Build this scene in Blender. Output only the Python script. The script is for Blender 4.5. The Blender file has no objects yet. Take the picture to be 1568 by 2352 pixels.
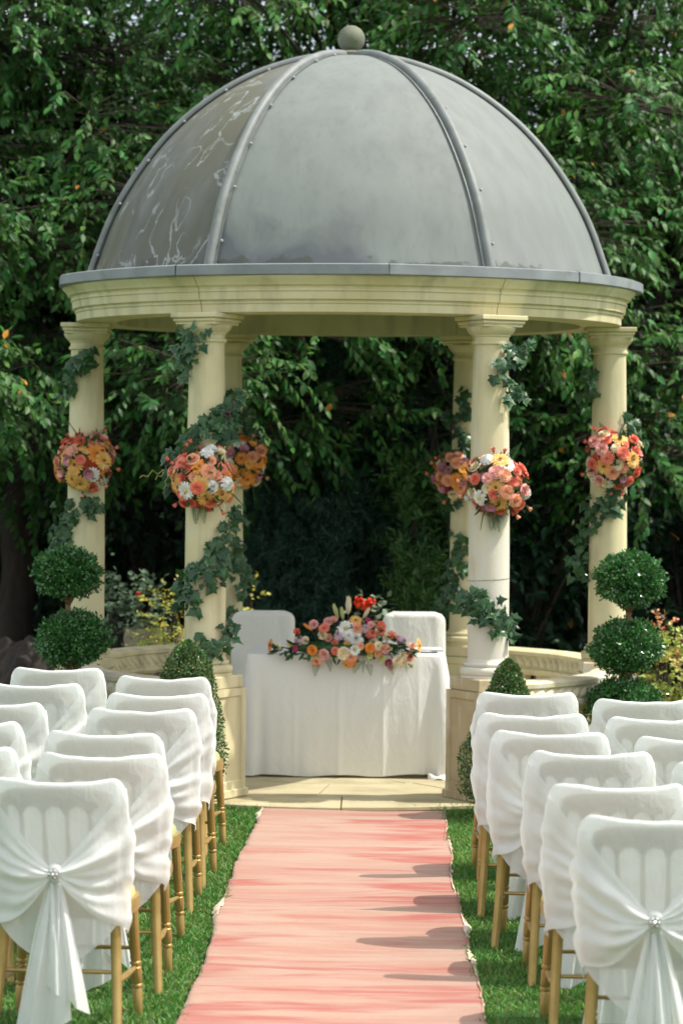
import bpy, math, random
import numpy as np
from mathutils import Vector, Matrix, noise

random.seed(11)
rng = np.random.default_rng(11)
R = math.radians
S = bpy.context.scene
C = S.collection

# ------------------------------------------------------------------ camera
FPX, HORIZON, CAM_H = 6600.0, 1040.0, 2.02          # measured on the photograph at 1568 px width
PITCH = math.atan((1176 - HORIZON) / FPX)
cam_d = bpy.data.cameras.new('camera')
cam = bpy.data.objects.new('camera', cam_d); C.objects.link(cam)
cam_d.sensor_fit = 'HORIZONTAL'; cam_d.sensor_width = 24.0
cam_d.lens = 24.0 * FPX / 1568.0
cam_d.clip_start = 0.1; cam_d.clip_end = 2000
CAM_M = Matrix.Translation((0, 0, CAM_H)) @ Matrix.Rotation(R(90) - PITCH, 4, 'X') @ Matrix.Rotation(R(0.5), 4, 'Z')
cam.matrix_world = CAM_M
cam_d.dof.use_dof = True
cam_d.dof.focus_distance = 13.2
cam_d.dof.aperture_fstop = 3.8
S.camera = cam

# ------------------------------------------------------------------ sky, sun, exposure
SUN_DIR = Vector((0.57, -0.03, 0.88)).normalized()     # towards the sun
EL = math.asin(SUN_DIR.z); AZ = math.atan2(SUN_DIR.x, SUN_DIR.y)
W = bpy.data.worlds.new('World'); S.world = W; W.use_nodes = True
nt = W.node_tree; nt.nodes.clear()
sky = nt.nodes.new('ShaderNodeTexSky'); sky.sky_type = 'NISHITA'; sky.sun_disc = False
sky.sun_elevation = EL; sky.sun_rotation = AZ; sky.air_density = 1.0; sky.dust_density = 4.0; sky.ozone_density = 1.0
bg = nt.nodes.new('ShaderNodeBackground'); bg.inputs['Strength'].default_value = 0.15
wo = nt.nodes.new('ShaderNodeOutputWorld')
# bright broken summer cloud over the whole sky
wtc = nt.nodes.new('ShaderNodeTexCoord'); wmp = nt.nodes.new('ShaderNodeMapping'); wmp.inputs['Scale'].default_value = (1, 1, 2.2); nt.links.new(wtc.outputs['Generated'], wmp.inputs[0])
wn = nt.nodes.new('ShaderNodeTexNoise'); wn.inputs['Scale'].default_value = 2.6; wn.inputs['Detail'].default_value = 7; nt.links.new(wmp.outputs[0], wn.inputs[0])
wr_ = nt.nodes.new('ShaderNodeMapRange'); wr_.inputs[1].default_value = .36; wr_.inputs[2].default_value = .60; wr_.inputs[3].default_value = .25; wr_.inputs[4].default_value = .85; nt.links.new(wn.outputs[0], wr_.inputs[0])
wx = nt.nodes.new('ShaderNodeMix'); wx.data_type = 'RGBA'; wx.inputs[7].default_value = (5.3, 5.4, 5.3, 1)
nt.links.new(wr_.outputs[0], wx.inputs[0]); nt.links.new(sky.outputs[0], wx.inputs[6])
nt.links.new(wx.outputs[2], bg.inputs[0]); nt.links.new(bg.outputs[0], wo.inputs[0])
sd = bpy.data.lights.new('sun', 'SUN'); sd.energy = 2.8; sd.angle = R(0.6); sd.color = (1.0, 0.95, 0.87)
so = bpy.data.objects.new('sun', sd); C.objects.link(so)
so.rotation_euler = (-SUN_DIR).to_track_quat('-Z', 'Y').to_euler(); so.location = (8, 4, 20)
S.view_settings.view_transform = 'Standard'; S.view_settings.look = 'None'
S.view_settings.exposure = 0.85; S.view_settings.gamma = 1.0; S.view_settings.use_curve_mapping = False
S.render.engine = 'CYCLES'
S.cycles.max_bounces = 8; S.cycles.diffuse_bounces = 4; S.cycles.glossy_bounces = 2
S.cycles.transmission_bounces = 5; S.cycles.transparent_max_bounces = 10
S.cycles.caustics_reflective = False; S.cycles.caustics_refractive = False
S.cycles.use_denoising = True

# ------------------------------------------------------------------ helpers
def at(px, py, y):
    """point of the photograph (1568 px wide) at a known distance y along the aisle"""
    d = CAM_M.to_3x3() @ Vector(((px - 784) / FPX, -(py - 1176) / FPX, -1))
    return Vector((0, 0, CAM_H)) + d * (y / d.y)
def z4(u, v): return ((40 + u / 2.6133) * .98, (700 + v / 2.6133) * .98)
def z5(u, v): return ((980 + u / 2.6133) * .98, (700 + v / 2.6133) * .98)

class MB:
    def __init__(s): s.v = []; s.f = []; s.m = []
    def face(s, *idx, m=0): s.f.append(tuple(idx)); s.m.append(m)
    def add(s, pts): i = len(s.v); s.v.extend([tuple(p) for p in pts]); return i
    def grid(s, fn, nu, nv, closed_u=False, m=0):
        """fn(u,v) -> point, u,v in 0..1"""
        i0 = len(s.v)
        for j in range(nv + 1):
            for i in range(nu if closed_u else nu + 1):
                s.v.append(tuple(fn(i / nu, j / nv)))
        n = nu if closed_u else nu + 1
        for j in range(nv):
            for i in range(nu):
                a = i0 + j * n + i; b = i0 + j * n + (i + 1) % n
                s.face(a, b, b + n, a + n, m=m)
        return i0
    def box(s, x0, x1, y0, y1, z0, z1, mat=None, bev=0.0, m=0):
        if bev > 0:
            prof = [(z0, -bev), (z0 + bev, 0), (z1 - bev, 0), (z1, -bev)]
            i0 = len(s.v)
            for z, e in prof:
                for x, y in ((x0 - e, y0 - e), (x1 + e, y0 - e), (x1 + e, y1 + e), (x0 - e, y1 + e)):
                    p = Vector((x, y, z)); p = mat @ p if mat else p; s.v.append(tuple(p))
            for k in range(3):
                for q in range(4):
                    a = i0 + k * 4 + q; b = i0 + k * 4 + (q + 1) % 4
                    s.face(a, b, b + 4, a + 4, m=m)
            s.face(i0 + 3, i0 + 2, i0 + 1, i0, m=m); s.face(i0 + 12, i0 + 13, i0 + 14, i0 + 15, m=m)
            return
        pts = [(x, y, z) for z in (z0, z1) for x, y in ((x0, y0), (x1, y0), (x1, y1), (x0, y1))]
        if mat: pts = [tuple(mat @ Vector(p)) for p in pts]
        i = s.add(pts)
        for q in ((3, 2, 1, 0), (4, 5, 6, 7), (0, 1, 5, 4), (1, 2, 6, 5), (2, 3, 7, 6), (3, 0, 4, 7)):
            s.face(*[i + k for k in q], m=m)
    def tube(s, pts, rad, n=8, cap=True, m=0):
        pts = [Vector(p) for p in pts]; k = len(pts)
        rad = rad if hasattr(rad, '__len__') else [rad] * k
        t0 = (pts[1] - pts[0]).normalized()
        a = t0.orthogonal().normalized(); i0 = len(s.v)
        for i, p in enumerate(pts):
            t = (pts[min(i + 1, k - 1)] - pts[max(i - 1, 0)]).normalized()
            a = (a - t * a.dot(t)); a = a.normalized() if a.length > 1e-6 else t.orthogonal().normalized()
            b = t.cross(a)
            for q in range(n):
                w = 2 * math.pi * q / n
                s.v.append(tuple(p + (a * math.cos(w) + b * math.sin(w)) * rad[i]))
        for i in range(k - 1):
            for q in range(n):
                c = i0 + i * n + q; d = i0 + i * n + (q + 1) % n
                s.face(c, d, d + n, c + n, m=m)
        if cap:
            s.face(*[i0 + q for q in range(n)][::-1], m=m); s.face(*[i0 + (k - 1) * n + q for q in range(n)], m=m)
    def lathe(s, prof, n=24, origin=(0, 0, 0), m=0, cap=True):
        i0 = len(s.v); o = origin
        for r, z in prof:
            for q in range(n):
                w = 2 * math.pi * q / n
                s.v.append((o[0] + r * math.cos(w), o[1] + r * math.sin(w), o[2] + z))
        for i in range(len(prof) - 1):
            for q in range(n):
                a = i0 + i * n + q; b = i0 + i * n + (q + 1) % n
                s.face(a, b, b + n, a + n, m=m)
        if cap:
            s.face(*[i0 + q for q in range(n)][::-1], m=m)
            s.face(*[i0 + (len(prof) - 1) * n + q for q in range(n)], m=m)
    def ball(s, c, r, nu=10, nv=6, sz=1.0, m=0):
        s.lathe([(max(1e-4, r * math.sin(math.pi * j / nv)), -r * sz * math.cos(math.pi * j / nv)) for j in range(nv + 1)], nu, c, m=m, cap=False)
    def mesh(s, name, mats, smooth=True, sharp=None):
        me = bpy.data.meshes.new(name); me.from_pydata(s.v, [], s.f)
        for mm in (mats if isinstance(mats, (list, tuple)) else [mats]): me.materials.append(mm)
        if any(s.m): me.polygons.foreach_set('material_index', s.m)
        if smooth:
            me.polygons.foreach_set('use_smooth', [True] * len(me.polygons))
            if sharp: me.set_sharp_from_angle(angle=R(sharp))
        me.update(); return me
    def build(s, name, mats, parent=None, loc=None, smooth=True, sharp=40):
        return link(name, s.mesh(name, mats, smooth, sharp), parent, loc)

def link(name, me, parent=None, loc=None):
    o = bpy.data.objects.new(name, me); C.objects.link(o)
    if loc is not None: o.location = loc
    if parent is not None: o.parent = parent
    return o
def np_obj(name, V, F, mats, parent=None, smooth=False, midx=None):
    me = bpy.data.meshes.new(name)
    me.from_pydata(np.asarray(V, dtype=np.float32), [], np.asarray(F, dtype=np.int32))
    for mm in (mats if isinstance(mats, (list, tuple)) else [mats]): me.materials.append(mm)
    if midx is not None: me.polygons.foreach_set('material_index', np.asarray(midx, dtype=np.int32))
    if smooth: me.polygons.foreach_set('use_smooth', np.ones(len(F), dtype=bool))
    me.update(); return link(name, me, parent)
def tag(o, label=None, cat=None, group=None, kind=None):
    if label: o['label'] = label
    if cat: o['category'] = cat
    if group: o['group'] = group
    if kind: o['kind'] = kind
    return o
def thing(name, label, cat, loc=(0, 0, 0), rz=0.0, group=None):
    o = link(name, None, None, loc); o.rotation_euler = (0, 0, rz); o.empty_display_size = .1
    return tag(o, label, cat, group)
def norm(a): return a / np.maximum(np.linalg.norm(a, axis=-1, keepdims=True), 1e-9)

# ------------------------------------------------------------------ materials
def mat(name, c1, c2=None, scale=6, rough=.6, bump=0, bscale=60, spec=.5, island=0, transl=0, tcol=None,
        stretch=(1, 1, 1), metal=0, transp=0, detail=5, lo=.35, hi=.65, sheen=0, c3=None, s3=1.5, lo3=.55, hi3=.75, stretch3=(1, 1, 1), bdist=.01, hue=0, ridge=False):
    m = bpy.data.materials.new(name); m.use_nodes = True; t = m.node_tree; N = t.nodes; L = t.links
    p = N['Principled BSDF']; out = N['Material Output']
    p.inputs['Roughness'].default_value = rough; p.inputs['Metallic'].default_value = metal
    p.inputs['Specular IOR Level'].default_value = spec
    if sheen: p.inputs['Sheen Weight'].default_value = sheen; p.inputs['Sheen Roughness'].default_value = .5
    tc = N.new('ShaderNodeTexCoord')
    def nz(sc, st, det):
        mp = N.new('ShaderNodeMapping'); mp.inputs['Scale'].default_value = st; L.new(tc.outputs['Object'], mp.inputs[0])
        n = N.new('ShaderNodeTexNoise'); n.inputs['Scale'].default_value = sc; n.inputs['Detail'].default_value = det; L.new(mp.outputs[0], n.inputs[0]); return n
    def mix(f, a, b):
        x = N.new('ShaderNodeMix'); x.data_type = 'RGBA'
        if f is not None: L.new(f, x.inputs[0])
        for k, v in ((6, a), (7, b)):
            if isinstance(v, tuple): x.inputs[k].default_value = (*v, 1)
            else: L.new(v, x.inputs[k])
        return x
    def ramp(src, lo, hi):
        r = N.new('ShaderNodeMapRange'); r.inputs[1].default_value = lo; r.inputs[2].default_value = hi; L.new(src, r.inputs[0]); return r.outputs[0]
    col = None
    if c2 is not None:
        col = mix(ramp(nz(scale, stretch, detail).outputs[0], lo, hi), c1, c2).outputs[2]
    if c3 is not None:
        col = mix(ramp(nz(s3, stretch3, 6).outputs[0], lo3, hi3), col if col else c1, c3).outputs[2]
    if island:
        g = N.new('ShaderNodeNewGeometry'); h = N.new('ShaderNodeHueSaturation')
        r = N.new('ShaderNodeMapRange'); r.inputs[3].default_value = 1 - island; r.inputs[4].default_value = 1 + island; L.new(g.outputs['Random Per Island'], r.inputs[0])
        L.new(r.outputs[0], h.inputs['Value'])
        if hue:
            r2 = N.new('ShaderNodeMath'); r2.operation = 'MULTIPLY'; r2.inputs[1].default_value = 7.31; L.new(g.outputs['Random Per Island'], r2.inputs[0])
            r3 = N.new('ShaderNodeMath'); r3.operation = 'FRACT'; L.new(r2.outputs[0], r3.inputs[0])
            r4 = N.new('ShaderNodeMapRange'); r4.inputs[3].default_value = .5 - hue; r4.inputs[4].default_value = .5 + hue; L.new(r3.outputs[0], r4.inputs[0]); L.new(r4.outputs[0], h.inputs['Hue'])
        if col: L.new(col, h.inputs['Color'])
        else: h.inputs['Color'].default_value = (*c1, 1)
        col = h.outputs[0]
    if col: L.new(col, p.inputs['Base Color'])
    else: p.inputs['Base Color'].default_value = (*c1, 1)
    if bump:
        b = N.new('ShaderNodeBump'); b.inputs['Strength'].default_value = bump; b.inputs['Distance'].default_value = bdist
        hs = nz(bscale, (1, 1, 1), 4).outputs[0]
        if ridge:                      # sharp creases instead of soft lumps
            acc = None
            for sc_, st_, am_ in ((7, (1, 1, .55), 1.0), (17, (1.3, 1, .6), .55), (bscale * 2.2, (1, 1, 1), .18)):
                q = N.new('ShaderNodeMath'); q.operation = 'SUBTRACT'; q.inputs[1].default_value = .5; nn = nz(sc_, st_, 2); nn.inputs['Distortion'].default_value = .6; L.new(nn.outputs[0], q.inputs[0])
                q2 = N.new('ShaderNodeMath'); q2.operation = 'ABSOLUTE'; L.new(q.outputs[0], q2.inputs[0])
                q3 = N.new('ShaderNodeMath'); q3.operation = 'MULTIPLY'; q3.inputs[1].default_value = am_; L.new(q2.outputs[0], q3.inputs[0])
                if acc is None: acc = q3.outputs[0]
                else:
                    q4 = N.new('ShaderNodeMath'); q4.operation = 'ADD'; L.new(acc, q4.inputs[0]); L.new(q3.outputs[0], q4.inputs[1]); acc = q4.outputs[0]
            hs = acc
        L.new(hs, b.inputs['Height']); L.new(b.outputs[0], p.inputs['Normal'])
    sh = p.outputs[0]
    if transl:
        tr = N.new('ShaderNodeBsdfTranslucent')
        if tcol: tr.inputs[0].default_value = (*tcol, 1)
        elif col: L.new(col, tr.inputs[0])
        else: tr.inputs[0].default_value = (*c1, 1)
        x = N.new('ShaderNodeMixShader'); x.inputs[0].default_value = transl; L.new(sh, x.inputs[1]); L.new(tr.outputs[0], x.inputs[2]); sh = x.outputs[0]
    if transp:
        tp = N.new('ShaderNodeBsdfTransparent')
        x = N.new('ShaderNodeMixShader'); x.inputs[0].default_value = transp; L.new(sh, x.inputs[1]); L.new(tp.outputs[0], x.inputs[2]); sh = x.outputs[0]
    L.new(sh, out.inputs['Surface']); m['col'] = 1
    return m

stone = mat('cream_stone', (.68, .62, .405), (.61, .545, .32), scale=3, rough=.8, bump=.35, bscale=70, spec=.2,
            c3=(.44, .40, .25), s3=2.6, lo3=.50, hi3=.74, stretch3=(3, 3, .5), bdist=.004)
stone_w = mat('weathered_stone', (.66, .60, .42), (.54, .48, .32), scale=4, rough=.85, bump=.3, bscale=60, spec=.2,
              c3=(.70, .67, .56), s3=3.0, lo3=.45, hi3=.70, stretch3=(2.5, 2.5, .8), bdist=.006)
stone_tan = mat('tan_stained_stone', (.40, .32, .19), (.48, .40, .25), scale=5, rough=.9, bump=.35, bscale=50, spec=.15,
                c3=(.66, .62, .52), s3=3.4, lo3=.48, hi3=.66, stretch3=(3, 3, .7), bdist=.006)
stone_floor = mat('paving_stone', (.50, .445, .28), (.42, .37, .225), scale=4, rough=.85, bump=.3, bscale=50, spec=.2, c3=(.27, .235, .15), s3=2, lo3=.55, hi3=.8, bdist=.005)
lead_rib = mat('lead_rib', (.20, .22, .21), (.15, .165, .16), scale=9, rough=.55, bump=.1, bscale=50, spec=.5, c3=(.11, .13, .075), s3=5, lo3=.6, hi3=.8)
lead_trim_m = mat('lead_flashing', (.24, .265, .27), (.18, .20, .21), scale=5, rough=.5, bump=.12, bscale=40, spec=.5, c3=(.10, .115, .08), s3=4, lo3=.58, hi3=.75)
rivet_m = mat('rivet_lead', (.28, .31, .30), rough=.5)
finial_m = mat('mossy_finial', (.14, .155, .10), (.10, .112, .068), scale=9, rough=.75, bump=.35, bscale=70, c3=(.22, .235, .19), s3=4, lo3=.5, hi3=.7)
cloth = mat('white_cover_cloth', (.86, .885, .865), rough=.75, bump=.38, bscale=30, spec=.15, transl=.32, transp=.20, bdist=.028, ridge=True)
chiffon = mat('white_sash_chiffon', (.87, .89, .87), rough=.65, bump=.35, bscale=34, spec=.2, transl=.36, transp=.13, bdist=.022, ridge=True)
linen = mat('white_tablecloth_linen', (.88, .88, .83), (.85, .85, .80), scale=3, rough=.8, bump=.5, bscale=40, spec=.15, transl=.15, bdist=.02, ridge=True)
cover2 = mat('plain_white_cover', (.86, .86, .79), (.82, .82, .76), scale=3, rough=.8, bump=.8, bscale=30, spec=.15, transl=.2, bdist=.018, ridge=True)
gold = mat('gold_painted_wood', (.44, .31, .105), (.36, .25, .075), scale=14, rough=.38, metal=.45, spec=.5, bump=.05, bscale=30)
pad_m = mat('olive_seat_pad', (.36, .38, .14), (.30, .31, .11), scale=20, rough=.9, sheen=.3, bump=.1)
pad_y = mat('gold_seat_pad', (.62, .46, .14), (.52, .38, .10), scale=20, rough=.8, sheen=.3, bump=.1)
silver = mat('brooch_silver', (.75, .75, .74), rough=.25, metal=1.0)
bark = mat('bark', (.045, .034, .024), (.026, .02, .014), scale=18, rough=.9, bump=.6, bscale=30, stretch=(1, 1, .25))
stem_m = mat('box_stem', (.24, .15, .07), (.15, .09, .04), scale=25, rough=.85, bump=.5, bscale=40)
leaf_ch = mat('cherry_leaf', (.030, .108, .022), (.062, .170, .032), scale=1.2, rough=.48, spec=.28, island=.5, hue=.03, transl=.25, tcol=(.09, .24, .035))
leaf_br = mat('copper_leaf', (.10, .065, .018), (.06, .06, .02), scale=1.5, rough=.45, island=.45, hue=.04, transl=.2)
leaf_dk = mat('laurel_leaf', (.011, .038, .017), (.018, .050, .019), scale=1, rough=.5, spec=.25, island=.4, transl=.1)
leaf_yew = mat('yew_needle', (.026, .072, .050), (.040, .096, .062), scale=2, rough=.5, spec=.3, island=.45, transl=.08)
leaf_fern = mat('light_conifer_leaf', (.04, .12, .03), (.07, .16, .03), scale=2, rough=.5, island=.35, transl=.2)
leaf_box = mat('box_leaf', (.046, .155, .038), (.068, .195, .048), scale=8, rough=.22, spec=.8, island=.5, hue=.02, transl=.2)
leaf_boxv = mat('variegated_box_leaf', (.10, .15, .04), (.46, .44, .22), scale=35, rough=.35, spec=.5, island=.4, hue=.02, transl=.12, lo=.5, hi=.7)
leaf_ivy = mat('ivy_leaf', (.016, .066, .018), (.032, .102, .028), scale=30, rough=.36, spec=.45, island=.45, hue=.02, transl=.12)
leaf_ivy2 = mat('ivy_leaf_grey', (.030, .074, .034), (.018, .056, .025), scale=25, rough=.5, spec=.3, island=.3, transl=.08)
ivy_edge = mat('ivy_leaf_pale_edge', (.22, .30, .17), (.10, .19, .09), scale=30, rough=.45, transl=.1)
leaf_yel = mat('yellow_shrub_leaf', (.62, .52, .08), (.38, .42, .07), scale=6, rough=.5, island=.35, transl=.3)
leaf_lime = mat('lime_shrub_leaf', (.30, .42, .06), (.48, .48, .09), scale=6, rough=.5, island=.35, transl=.3)
leaf_aut = mat('autumn_shrub_leaf', (.34, .42, .08), (.62, .36, .17), scale=5, rough=.5, island=.35, transl=.3, lo=.48, hi=.72)
leaf_ger = mat('geranium_leaf', (.11, .19, .10), (.22, .30, .19), scale=9, rough=.6, island=.3, transl=.15)
orange_leaf = mat('turned_leaf', (.60, .26, .03), rough=.5, island=.3, transl=.3)
twig_m = mat('twig', (.06, .042, .03), (.038, .028, .02), scale=20, rough=.9)
vine_m = mat('vine_stem', (.08, .09, .04), rough=.8)
grass_m = mat('grass_blade', (.078, .215, .038), (.140, .270, .056), scale=1.5, rough=.5, spec=.35, island=.5, hue=.035, transl=.3, tcol=(.12, .30, .04))
rock_m = mat('garden_rock', (.042, .033, .025), (.022, .018, .014), scale=5, rough=.9, bump=.8, bscale=9, bdist=.03)
trough_m = mat('stone_trough', (.38, .33, .24), (.27, .23, .16), scale=8, rough=.9, bump=.5, bscale=30)
def petal(name, a, b=None, sc=14): return mat(name, a, b, scale=sc, rough=.6, spec=.25, transl=.2, island=.14)
PET = {
 'coral': petal('coral_petal', (.80, .20, .13), (.86, .30, .20)), 'peach': petal('peach_petal', (.86, .40, .24), (.90, .52, .34)),
 'orange': petal('orange_petal', (.86, .30, .05), (.88, .40, .09)), 'amber': petal('amber_petal', (.88, .48, .12), (.90, .60, .22)),
 'white': petal('white_petal', (.86, .87, .84), (.82, .82, .76)), 'red': petal('brick_petal', (.55, .075, .05), (.62, .12, .06)),
 'mauve': petal('mauve_petal', (.50, .20, .30), (.62, .32, .38)), 'pink': petal('pink_petal', (.80, .38, .34), (.84, .50, .44)),
 'cream': petal('cream_petal', (.86, .74, .48), (.88, .80, .62)), 'lilac': petal('lilac_petal', (.66, .46, .58), (.74, .58, .64)),
 'scarlet': petal('scarlet_petal', (.80, .04, .02), (.84, .09, .03)), 'lime': petal('lime_bud', (.52, .58, .22), (.66, .66, .34)),
 'magenta': petal('magenta_petal', (.52, .06, .20)) }
eye_dk = mat('flower_eye_brown', (.22, .10, .03), rough=.9); eye_y = mat('flower_eye_yellow', (.58, .50, .10), rough=.9)
# ------------------------------------------------------------------ ground
GX, GY = 0.035, 17.9            # pavilion axis
RC = 1.626                      # radius of the column ring
lawn_m = mat('lawn_soil', (.036, .088, .020), (.05, .11, .026), scale=8, rough=.95, c3=(.05, .05, .025), s3=3, lo3=.6, hi3=.8)
bed_m = mat('garden_bed_soil', (.030, .024, .016), (.016, .014, .010), scale=5, rough=.95, bump=.6, bscale=25)
g = MB(); g.grid(lambda u, v: ((u - .5) * 1200, -100 + v * 1100, 0), 8, 8)
tag(g.build('lawn', lawn_m), kind='structure')
g = MB(); g.grid(lambda u, v: (-9 + 18 * u, 18.9 + 16 * v, .004 + .03 * max(0, v - .1)), 12, 12)
tag(g.build('garden_bed', bed_m), kind='structure')

# paved floor of the pavilion: separate slabs with open joints
fl = MB(); fl.lathe([(1.80, 0), (1.80, .012), (1.78, .016)], 64, (GX, GY, 0.002))
floor = tag(fl.build('pavilion_floor', stone_floor, sharp=30), kind='structure')
def slab(r0, r1, a0, a1, n):
    b = MB(); gap = .006
    ring = []
    zt = .034 + rng.uniform(-.002, .002)
    for z, e in ((.014, 0), (zt - .005, 0), (zt, .006)):
        row = []
        for i in range(n + 1):
            a = a0 + (a1 - a0) * i / n
            row.append((r1 - e, a))
        for i in range(n, -1, -1):
            a = a0 + (a1 - a0) * i / n
            row.append((r0 + e, a))
        ring.append([(GX + r * math.cos(a), GY + r * math.sin(a), z) for r, a in row])
    k = len(ring[0]); i0 = b.add(sum(ring, []))
    for j in range(2):
        for i in range(k): b.face(i0 + j * k + i, i0 + j * k + (i + 1) % k, i0 + (j + 1) * k + (i + 1) % k, i0 + (j + 1) * k + i)
    for i in range(n):
        b.face(i0 + 2 * k + i, i0 + 2 * k + i + 1, i0 + 2 * k + k - 2 - i, i0 + 2 * k + k - 1 - i)
    b.build('paving_stone', stone_floor, floor, smooth=False)
for r0, r1, n, ph in ((1.30, 1.84, 11, .13), (.74, 1.294, 9, .4), (.06, .734, 5, .2)):
    for i in range(n):
        slab(r0, r1, ph + 2 * math.pi * i / n + .005 / r1, ph + 2 * math.pi * (i + 1) / n - .005 / r1, 8)

# ------------------------------------------------------------------ pavilion
def dome_mat(name, base, base2, dark, dark_amt, vein, olive=None):
    m = bpy.data.materials.new(name); m.use_nodes = True; t = m.node_tree; N = t.nodes; L = t.links
    p = N['Principled BSDF']; tc = N.new('ShaderNodeTexCoord')
    def noise_(sc, st=(1, 1, 1), det=6, dist=0):
        mp = N.new('ShaderNodeMapping'); mp.inputs['Scale'].default_value = st; L.new(tc.outputs['Object'], mp.inputs[0])
        n = N.new('ShaderNodeTexNoise'); n.inputs['Scale'].default_value = sc; n.inputs['Detail'].default_value = det; n.inputs['Distortion'].default_value = dist
        L.new(mp.outputs[0], n.inputs[0]); return n.outputs[0]
    def rng_(src, a, b, c=0, d=1):
        r = N.new('ShaderNodeMapRange'); r.inputs[1].default_value = a; r.inputs[2].default_value = b; r.inputs[3].default_value = c; r.inputs[4].default_value = d; L.new(src, r.inputs[0]); return r.outputs[0]
    def mth(op, a, b):
        q = N.new('ShaderNodeMath'); q.operation = op
        for i, v in enumerate((a, b)):
            if isinstance(v, (int, float)): q.inputs[i].default_value = v
            else: L.new(v, q.inputs[i])
        return q.outputs[0]
    def mix(f, a, b):
        x = N.new('ShaderNodeMix'); x.data_type = 'RGBA'; L.new(f, x.inputs[0])
        for k, v in ((6, a), (7, b)):
            if isinstance(v, tuple): x.inputs[k].default_value = (*v, 1)
            else: L.new(v, x.inputs[k])
        return x.outputs[2]
    sx = N.new('ShaderNodeSeparateXYZ'); L.new(tc.outputs['Object'], sx.inputs[0])
    streak = noise_(2.0, (4, 4, .55), 5)
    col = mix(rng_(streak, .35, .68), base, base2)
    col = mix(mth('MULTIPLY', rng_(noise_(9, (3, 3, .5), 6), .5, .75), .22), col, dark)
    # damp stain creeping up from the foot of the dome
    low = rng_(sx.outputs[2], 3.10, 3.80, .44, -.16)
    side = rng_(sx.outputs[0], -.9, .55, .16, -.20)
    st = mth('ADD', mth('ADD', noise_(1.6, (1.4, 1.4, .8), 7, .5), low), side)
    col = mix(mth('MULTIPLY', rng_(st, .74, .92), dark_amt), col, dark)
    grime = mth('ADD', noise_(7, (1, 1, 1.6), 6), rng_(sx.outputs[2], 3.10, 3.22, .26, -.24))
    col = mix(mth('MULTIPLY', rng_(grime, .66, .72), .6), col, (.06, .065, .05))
    if olive:
        col = mix(rng_(noise_(1.5, (1.5, 1.5, .6), 5), .40, .62), col, olive)
    if vein:
        v = noise_(3.1, (1, 1, .75), 5, .7)
        a = mth('ABSOLUTE', mth('SUBTRACT', v, .50), 0.0)
        line = rng_(a, .006, .014, 1, 0)
        msk = rng_(noise_(2.3, (1, 1, 1), 2), .46, .54)
        col = mix(mth('MULTIPLY', mth('MULTIPLY', line, msk), .65), col, (.40, .43, .42))
    L.new(col, p.inputs['Base Color']); p.inputs['Specular IOR Level'].default_value = .25
    L.new(rng_(streak, .3, .7, .52, .70), p.inputs['Roughness'])
    b = N.new('ShaderNodeBump'); b.inputs['Strength'].default_value = .12; b.inputs['Distance'].default_value = .02
    L.new(noise_(3.5, (1, 1, .6), 5), b.inputs['Height']); L.new(b.outputs[0], p.inputs['Normal'])
    return m
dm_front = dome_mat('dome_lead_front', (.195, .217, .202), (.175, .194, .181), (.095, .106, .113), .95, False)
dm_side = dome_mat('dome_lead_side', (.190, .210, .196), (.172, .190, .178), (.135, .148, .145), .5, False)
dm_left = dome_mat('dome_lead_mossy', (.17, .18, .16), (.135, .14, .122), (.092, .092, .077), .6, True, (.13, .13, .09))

gaz = thing('domed_pavilion', 'round cream stone garden pavilion with grey ribbed lead dome on columns', 'pavilion', (GX, GY, 0))
PROF = [(1.602, 3.08), (1.579, 3.155), (1.465, 3.46), (1.313, 3.724), (1.117, 3.975), (.879, 4.185), (.624, 4.34), (.38, 4.43), (.20, 4.468), (.02, 4.482)]
def spl(t):
    n = len(PROF) - 1; x = min(max(t, 0), .99999) * n; i = int(x); f = x - i
    P = [Vector(PROF[max(0, min(n, i + k))]) for k in (-1, 0, 1, 2)]
    return .5 * ((2 * P[1]) + (P[2] - P[0]) * f + (2 * P[0] - 5 * P[1] + 4 * P[2] - P[3]) * f * f + (3 * P[1] - P[0] - 3 * P[2] + P[3]) * f ** 3)
def dome_r(rr, u):            # u 0..1 across one panel: between a circle and a flat hexagon side
    a = (u - .5) * R(60)
    return rr * (1 - .45 + .45 * math.cos(R(30)) / math.cos(a))
COLA = [R(-120), R(-60), 0.0, R(60), R(120), R(180)]
for k in range(6):
    a0 = COLA[k]
    def f(u, v):
        r, z = spl(v); rr = dome_r(r, u); a = a0 + u * R(60); return (rr * math.cos(a), rr * math.sin(a), z)
    b = MB(); b.grid(f, 20, 40)
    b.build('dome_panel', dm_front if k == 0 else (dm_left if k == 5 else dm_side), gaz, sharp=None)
for k in range(6):
    a = COLA[k]; ca, sa = math.cos(a), math.sin(a)
    pts = []
    for i in range(37):
        r, z = spl(i / 36 * .985); pts.append((r, z))
    b = MB(); b.tube([((r + .012) * ca, (r + .012) * sa, z + .006) for r, z in pts], [.028] * 37, 10)
    # flat welt either side of the roll
    for sg in (-1, 1):
        b.grid(lambda u, v: (lambda q: ((q[0] + .0055 + (1 - u) * .002) * ca - sg * sa * (.022 + .022 * u) * min(1, q[0] / .3), (q[0] + .0055 + (1 - u) * .002) * sa + sg * ca * (.022 + .022 * u) * min(1, q[0] / .3), q[1]))(spl(v * .96)), 2, 30)
    rib = b.build('rib', lead_rib, gaz, sharp=None)
    for i in range(8):
        r, z = spl(.03 + i * .115)
        e = .050
        rm = MB(); rm.ball(((r + .006) * ca - sa * e, (r + .006) * sa + ca * e, z), .010, 8, 5)
        rm.build('rivet', rivet_m, rib, sharp=None)
b = MB(); b.lathe([(.10, 4.470), (.10, 4.50), (.085, 4.512), (.055, 4.516)], 24)
b.ball((0, 0, 4.59), .086, 28, 18)
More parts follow.
